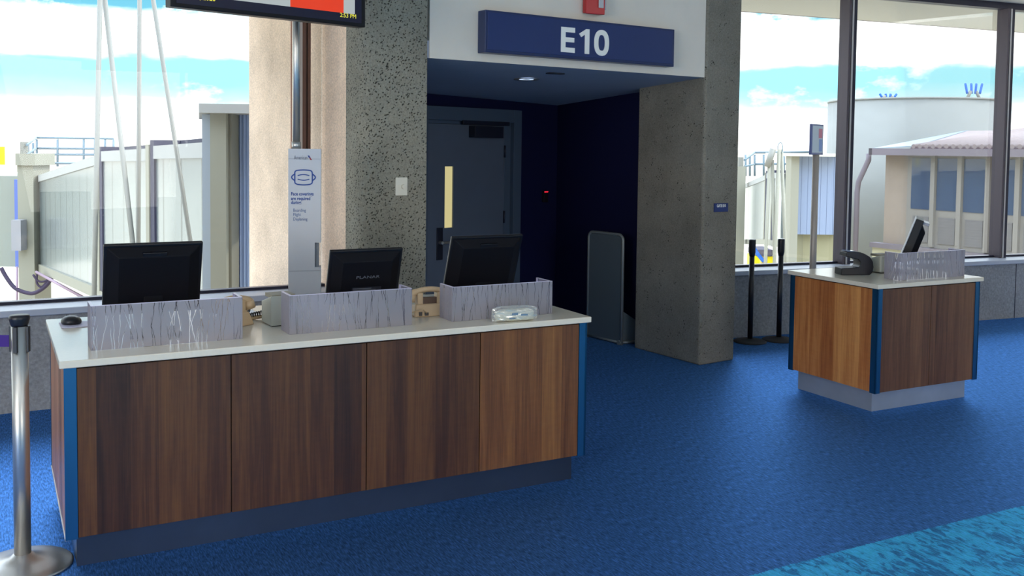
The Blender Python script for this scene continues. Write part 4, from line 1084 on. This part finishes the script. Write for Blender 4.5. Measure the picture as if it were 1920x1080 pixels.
# white bracing rods outside left window, one mast
def rods(name, label, sets, foot):
    p0 = at(*foot); t = thing(name, label, 'mast', (p0.x, p0.y, -4.0), 0, 'white masts outside')
    for a_, c_, Y, r in sets:
        A = at(a_[0], a_[1], Y); B = at(c_[0], c_[1], Y); d = (B-A)
        if d.z < 0: B = A+d*((-4.0-A.z)/d.z)
        b = MB(); b.cyl(A-Vector((p0.x, p0.y, -4)), B-Vector((p0.x, p0.y, -4)), r, n=14); b.build('rod', RODM if foot[2] < 20 else BRIDGEB, t)
    return t
rods('rod_mast', 'pair of white rods meeting at a bracket, leftmost mast outside the left window', [((188, -30), (177, 520), 14, .036), ((193, -30), (247, 440), 14.1, .036)], (187, 500, 14))
t2 = rods('rod_mast', 'pair of white rods, right hand mast outside the left window', [((262, -60), (259, 500), 10.5, .024), ((278, -60), (355, 440), 10.6, .024)], (260, 500, 10.5))

# ---- right hand view
N2 = at(1440, 330, 36); F2 = at(1398, 348, 45)
FB2 = Frame(N2.x, N2.y, math.atan2(F2.y-N2.y, F2.x-N2.x))
ztn = at(1440, 328, 36).z; zbn = at(1440, 448, 36).z; ztf = at(1398, 346, 45).z; zbf = at(1398, 449, 45).z
t, ang, _, _ = bridge('jet_bridge', (N2.x, N2.y), (F2.x, F2.y), ztn, zbn, ztf, zbf, 'distant pale jet bridge seen through the right window behind the black stanchions', (2.4, 2.2), wid=1.5)
FB2 = Frame(N2.x, N2.y, ang)
wbox(1380, 1399, 43, 1.0, -4, at(1390, 312, 43).z, t, 'lift_column', BRIDGEB, FB2)
wbox(1385, 1394, 43.1, .5, at(1390, 312, 43).z, at(1390, 295, 43).z, t, 'beacon', RODM, FB2)
Yr2 = 30
wbox(1484, 1499, Yr2, .6, -4, at(1490, 292, Yr2).z, t, 'rotunda_post', BRIDGEB, FB2)
wbox(1499, 1575, Yr2+.3, 1.0, at(1500, 441, Yr2).z, at(1500, 293, Yr2).z, t, 'corrugated_curtain', CORR, FB2)
wbox(1510, 1575, Yr2+.6, 1.0, -4, at(1500, 441, Yr2).z, t, 'rotunda_pedestal', pm('pedestal_khaki', dim((188, 180, 140), .5), .7), FB2)
wbox(1483, 1580, Yr2-.3, 3, at(1500, 293, Yr2).z, at(1500, 287, Yr2).z, t, 'rotunda_roof', SOFX, FB2)
b = MB(); rail_line([(1396, 300, 44), (1415, 286, 46), (1520, 285, 46)], .05, fb=FB2); rail_line([(1396, 312, 44), (1415, 308, 46), (1500, 307, 46)], .05, fb=FB2)
for x in (1398, 1406, 1415, 1432, 1470): rail_line([(x, 290, 46), (x, 330, 46)], .05, fb=FB2)
b.build('roof_railing', RAILM, t)
b = MB(); hose([(1412, 462), (1422, 478), (1432, 490)], 31, .06, fb=FB2); hose([(1465, 462), (1472, 478), (1480, 480)], 31, .06, fb=FB2); hose([(1517, 500), (1514, 480), (1518, 462), (1526, 462), (1531, 480), (1532, 500)], 31, .05, fb=FB2); b.build('blue_hose', BHOSE, t)
# ground equipment
def gbox(nm, x0, x1, yb, yt, Y, D, mt, label, cat):
    A = at(x0, yb, Y); B = at(x1, yt, Y); o_ = Vector(((A.x+B.x)/2, Y, -4.0)); w2 = (B.x-A.x)/2
    t_ = thing(nm, label, cat, o_)
    b = MB(); b.box((-w2, 0, A.z+4), (w2, D, B.z+4)); b.build('body', mt, t_, bevel=.05)
    b = MB()
    for sx_ in (-.8, .8): b.box((w2*sx_-.1, .1, 0), (w2*sx_+.1, D-.1, A.z+4))
    b.build('wheel_frame', YEL, t_); return t_
gbox('ground_equipment', 1418, 1450, 481, 468, 33, 1.2, pm('equipment_dark', (90, 84, 96), .7), 'low dark machine under the distant jet bridge', 'ground equipment')
t = rods('loop_mast', 'white post with two legs left of the pair under the distant bridge', [((1443, 300), (1436, 470), 27, .05), ((1448, 300), (1452, 470), 27.1, .05)], (1443, 460, 27))
b = MB(); P0 = at(1445, 296, 27); b.cyl(P0-t.location-Vector((.09, 0, .25)), P0-t.location+Vector((.06, 0, .25)), .09, n=10); b.build('head', RODM, t)
t = rods('loop_mast', 'white post with a wire loop on top, right of the pair under the distant bridge', [((1461, 280), (1453, 470), 27, .05), ((1465, 280), (1473, 470), 27.1, .05)], (1463, 460, 27))
b = MB(); P0 = at(1463, 278, 27)-t.location
b.tube([P0+Vector((.07*math.cos(a*PI/12), 0, .16*math.sin(a*PI/12))) for a in range(-4, 17)], .012, 8); b.build('wire_loop', RAILM, t)

# tower
Yt = 46.0; A = at(1555, 300, Yt); B = at(1872, 300, Yt); r = (B.x-A.x)/2*.985; cxT = (A.x+B.x)/2
zT = at(1700, 184, Yt-r).z
t = thing('round_tower', 'pale plastered round tower outside the right windows', 'tower', (cxT, Yt, -4))
b = MB(); b.cyl((0, 0, 0), (0, 0, zT+4), r, n=96); b.build('wall', TOWERM, t)
b = MB()
for s_ in (-.3, .45):
    pass
b.lathe([(r-.05, zT+4), (r+.03, zT+4), (r+.03, zT+4.08), (r-.05, zT+4.08)], 96); b.build('rim', TOWERM, t)
def hooks(x, y0, y1, label):
    p = at(x, y1, Yt-r*.7); t_ = thing('roof_davit', label, 'roof fitting', (p.x, p.y, zT+.02), 0, 'curved blue fittings on the tower roof')
    hh = max(.25, at(x, y0, Yt-r*.7).z-zT); b = MB()
    for k_ in (-1, -.3, .3, 1):
        b.tube([Vector((k_*.28+.10*math.sin(a*PI/10)*k_, 0, hh*(.35+.6*math.sin(a*PI/10)))) for a in range(0, 11)], .05, 6)
    b.build('curved_bar', BHOSE, t_)
    b = MB(); b.cyl((-.3, 0, 0), (-.12, 0, hh*.5), .07, n=8); b.cyl((.3, 0, 0), (.12, 0, hh*.5), .07, n=8); b.build('leg', RODM, t_)
hooks(1665, 176, 187, 'small curved blue fitting on the left of the tower roof')
hooks(1825, 155, 184, 'taller curved blue fitting with white legs on the right of the tower roof')

# building with tiled roof
Y0, Y1 = 37.0, 31.5
A = at(1656, 455, Y0); B = at(1960, 490, Y1)
GB = Frame(A.x, A.y, math.atan2(B.y-A.y, B.x-A.x))
LBd = (B-A).length+4
t = thing('terminal_annex', 'beige building with clay tile roof and dark window band outside the right windows', 'building', (A.x, A.y, -4), GB.a)
zs = lambda x, y, tt=0: GB.hit(x, y, tt)[1]+4
sxx = lambda x, tt=0: GB.hit(x, 400, tt)[0]
ze = (zs(1655, 297, -.8)+zs(1900, 287, -.8))/2+.05; zbelt = (zs(1660, 455)+zs(1850, 476))/2
b = MB(); b.box((0, 0, zbelt), (LBd, 8, ze)); b.build('upper_wall', STUCCO, t)
b = MB(); b.box((-.3, -.25, 0), (LBd, 8, zbelt-.12)); b.build('lower_wall', CREAM, t)
b = MB(); b.box((-.35, -.35, zbelt-.18), (LBd, 0, zbelt)); b.build('belt_course', FASCIA, t)
b = MB(); b.box((-.15, -.8, ze-.05), (LBd, -.6, ze+.20)); b.box((-.15, -.8, ze-.05), (-.0, 8, ze+.20)); b.build('gutter', FASCIA, t)
b = MB(); b.hexa([(-.1, -.6, ze-.03), (LBd, -.6, ze-.03), (LBd, 0, ze-.03), (-.1, 0, ze-.03), (-.1, -.6, ze+.02), (LBd, -.6, ze+.02), (LBd, 0, ze+.02), (-.1, 0, ze+.02)]); b.build('eave', STUCCO, t)
# tile roof: ribs running up the slope
b = MB(); x0r = sxx(1703, -.7); n = 40; dep = 6.0; hs, hz_ = GB.hit(1815, 246, dep); rise = hz_+4-ze-.25; ho = hs-x0r
b.hexa([(x0r, -.62, ze+.2), (LBd, -.62, ze+.2), (LBd, dep, ze+.2+rise), (x0r+ho, dep, ze+.2+rise)]+[(x0r, -.62, ze+.26), (LBd, -.62, ze+.26), (LBd, dep, ze+.27+rise), (x0r+ho, dep, ze+.27+rise)])
xx = x0r+.12
while xx < LBd:
    d_ = dep if xx > x0r+ho else -.62+(xx-x0r)/ho*(dep+.62)
    if d_ > -.3: b.cyl((xx, -.70, ze+.28), (xx, d_, ze+.28+rise*(d_+.62)/(dep+.62)), .085, n=8)
    xx += .27
b.build('tile_roof', TILE, t)
b = MB(); b.box((x0r, -.69, ze+.14), (LBd, -.60, ze+.25)); b.build('tile_end_strip', TILEE, t)
b = MB(); b.hexa([(-.1, -.6, ze+.18), (x0r+.1, -.6, ze+.28), (x0r+ho, dep, ze+.25+rise), (x0r+ho-.4, dep, ze+.2+rise)]+[(-.1, -.6, ze+.21), (x0r+.1, -.6, ze+.31), (x0r+ho, dep, ze+.29+rise), (x0r+ho-.4, dep, ze+.24+rise)]); b.build('metal_flashing', pm('flashing_pale', dim((200, 220, 236), .42), .35), t)
# windows
zu1 = zs(1760, 297); zu0 = zs(1760, 394); zl1 = zs(1760, 405); zl0 = zs(1760, 458)
xs_ = [1712, 1757, 1762, 1806, 1811, 1855]
edges = [sxx(x) for x in (1709, 1757, 1807, 1860)]
stp = (edges[-1]-edges[0])/3
b = MB(); b.box((edges[0]-.15, -.10, zl0-.15), (LBd, .02, zu1+.12)); b.build('window_surround', FRAMEB, t)
i = 0; x = edges[0]
while x+stp < LBd:
    f = MB(); f.box((x+.05, -.13, zu0), (x+stp-.12, -.101, zu1)); f.build('window_pane', WINB, t)
    f = MB(); f.box((x+stp-.15, -.24, zl0-.1), (x+stp+.02, -.10, zu1+.1)); f.build('window_post', FRAMEB, t)
    f = MB(); f.box((x+.16, -.14, zl0+.03), (x+stp-.24, -.101, zl1-.05)); f.build('louvre', LOUV, t)
    x += stp
b = MB(); dpx = sxx(1646); dpz = zs(1646, 292)
b.tube([(-.35, -.55, ze), (-.35, -.55, ze-.25), (-.75, -.6, ze-1.1), (-.8, -.6, ze-1.5), (-.8, -.6, .1)], .10, 10); b.build('downspout', FASCIA, t)
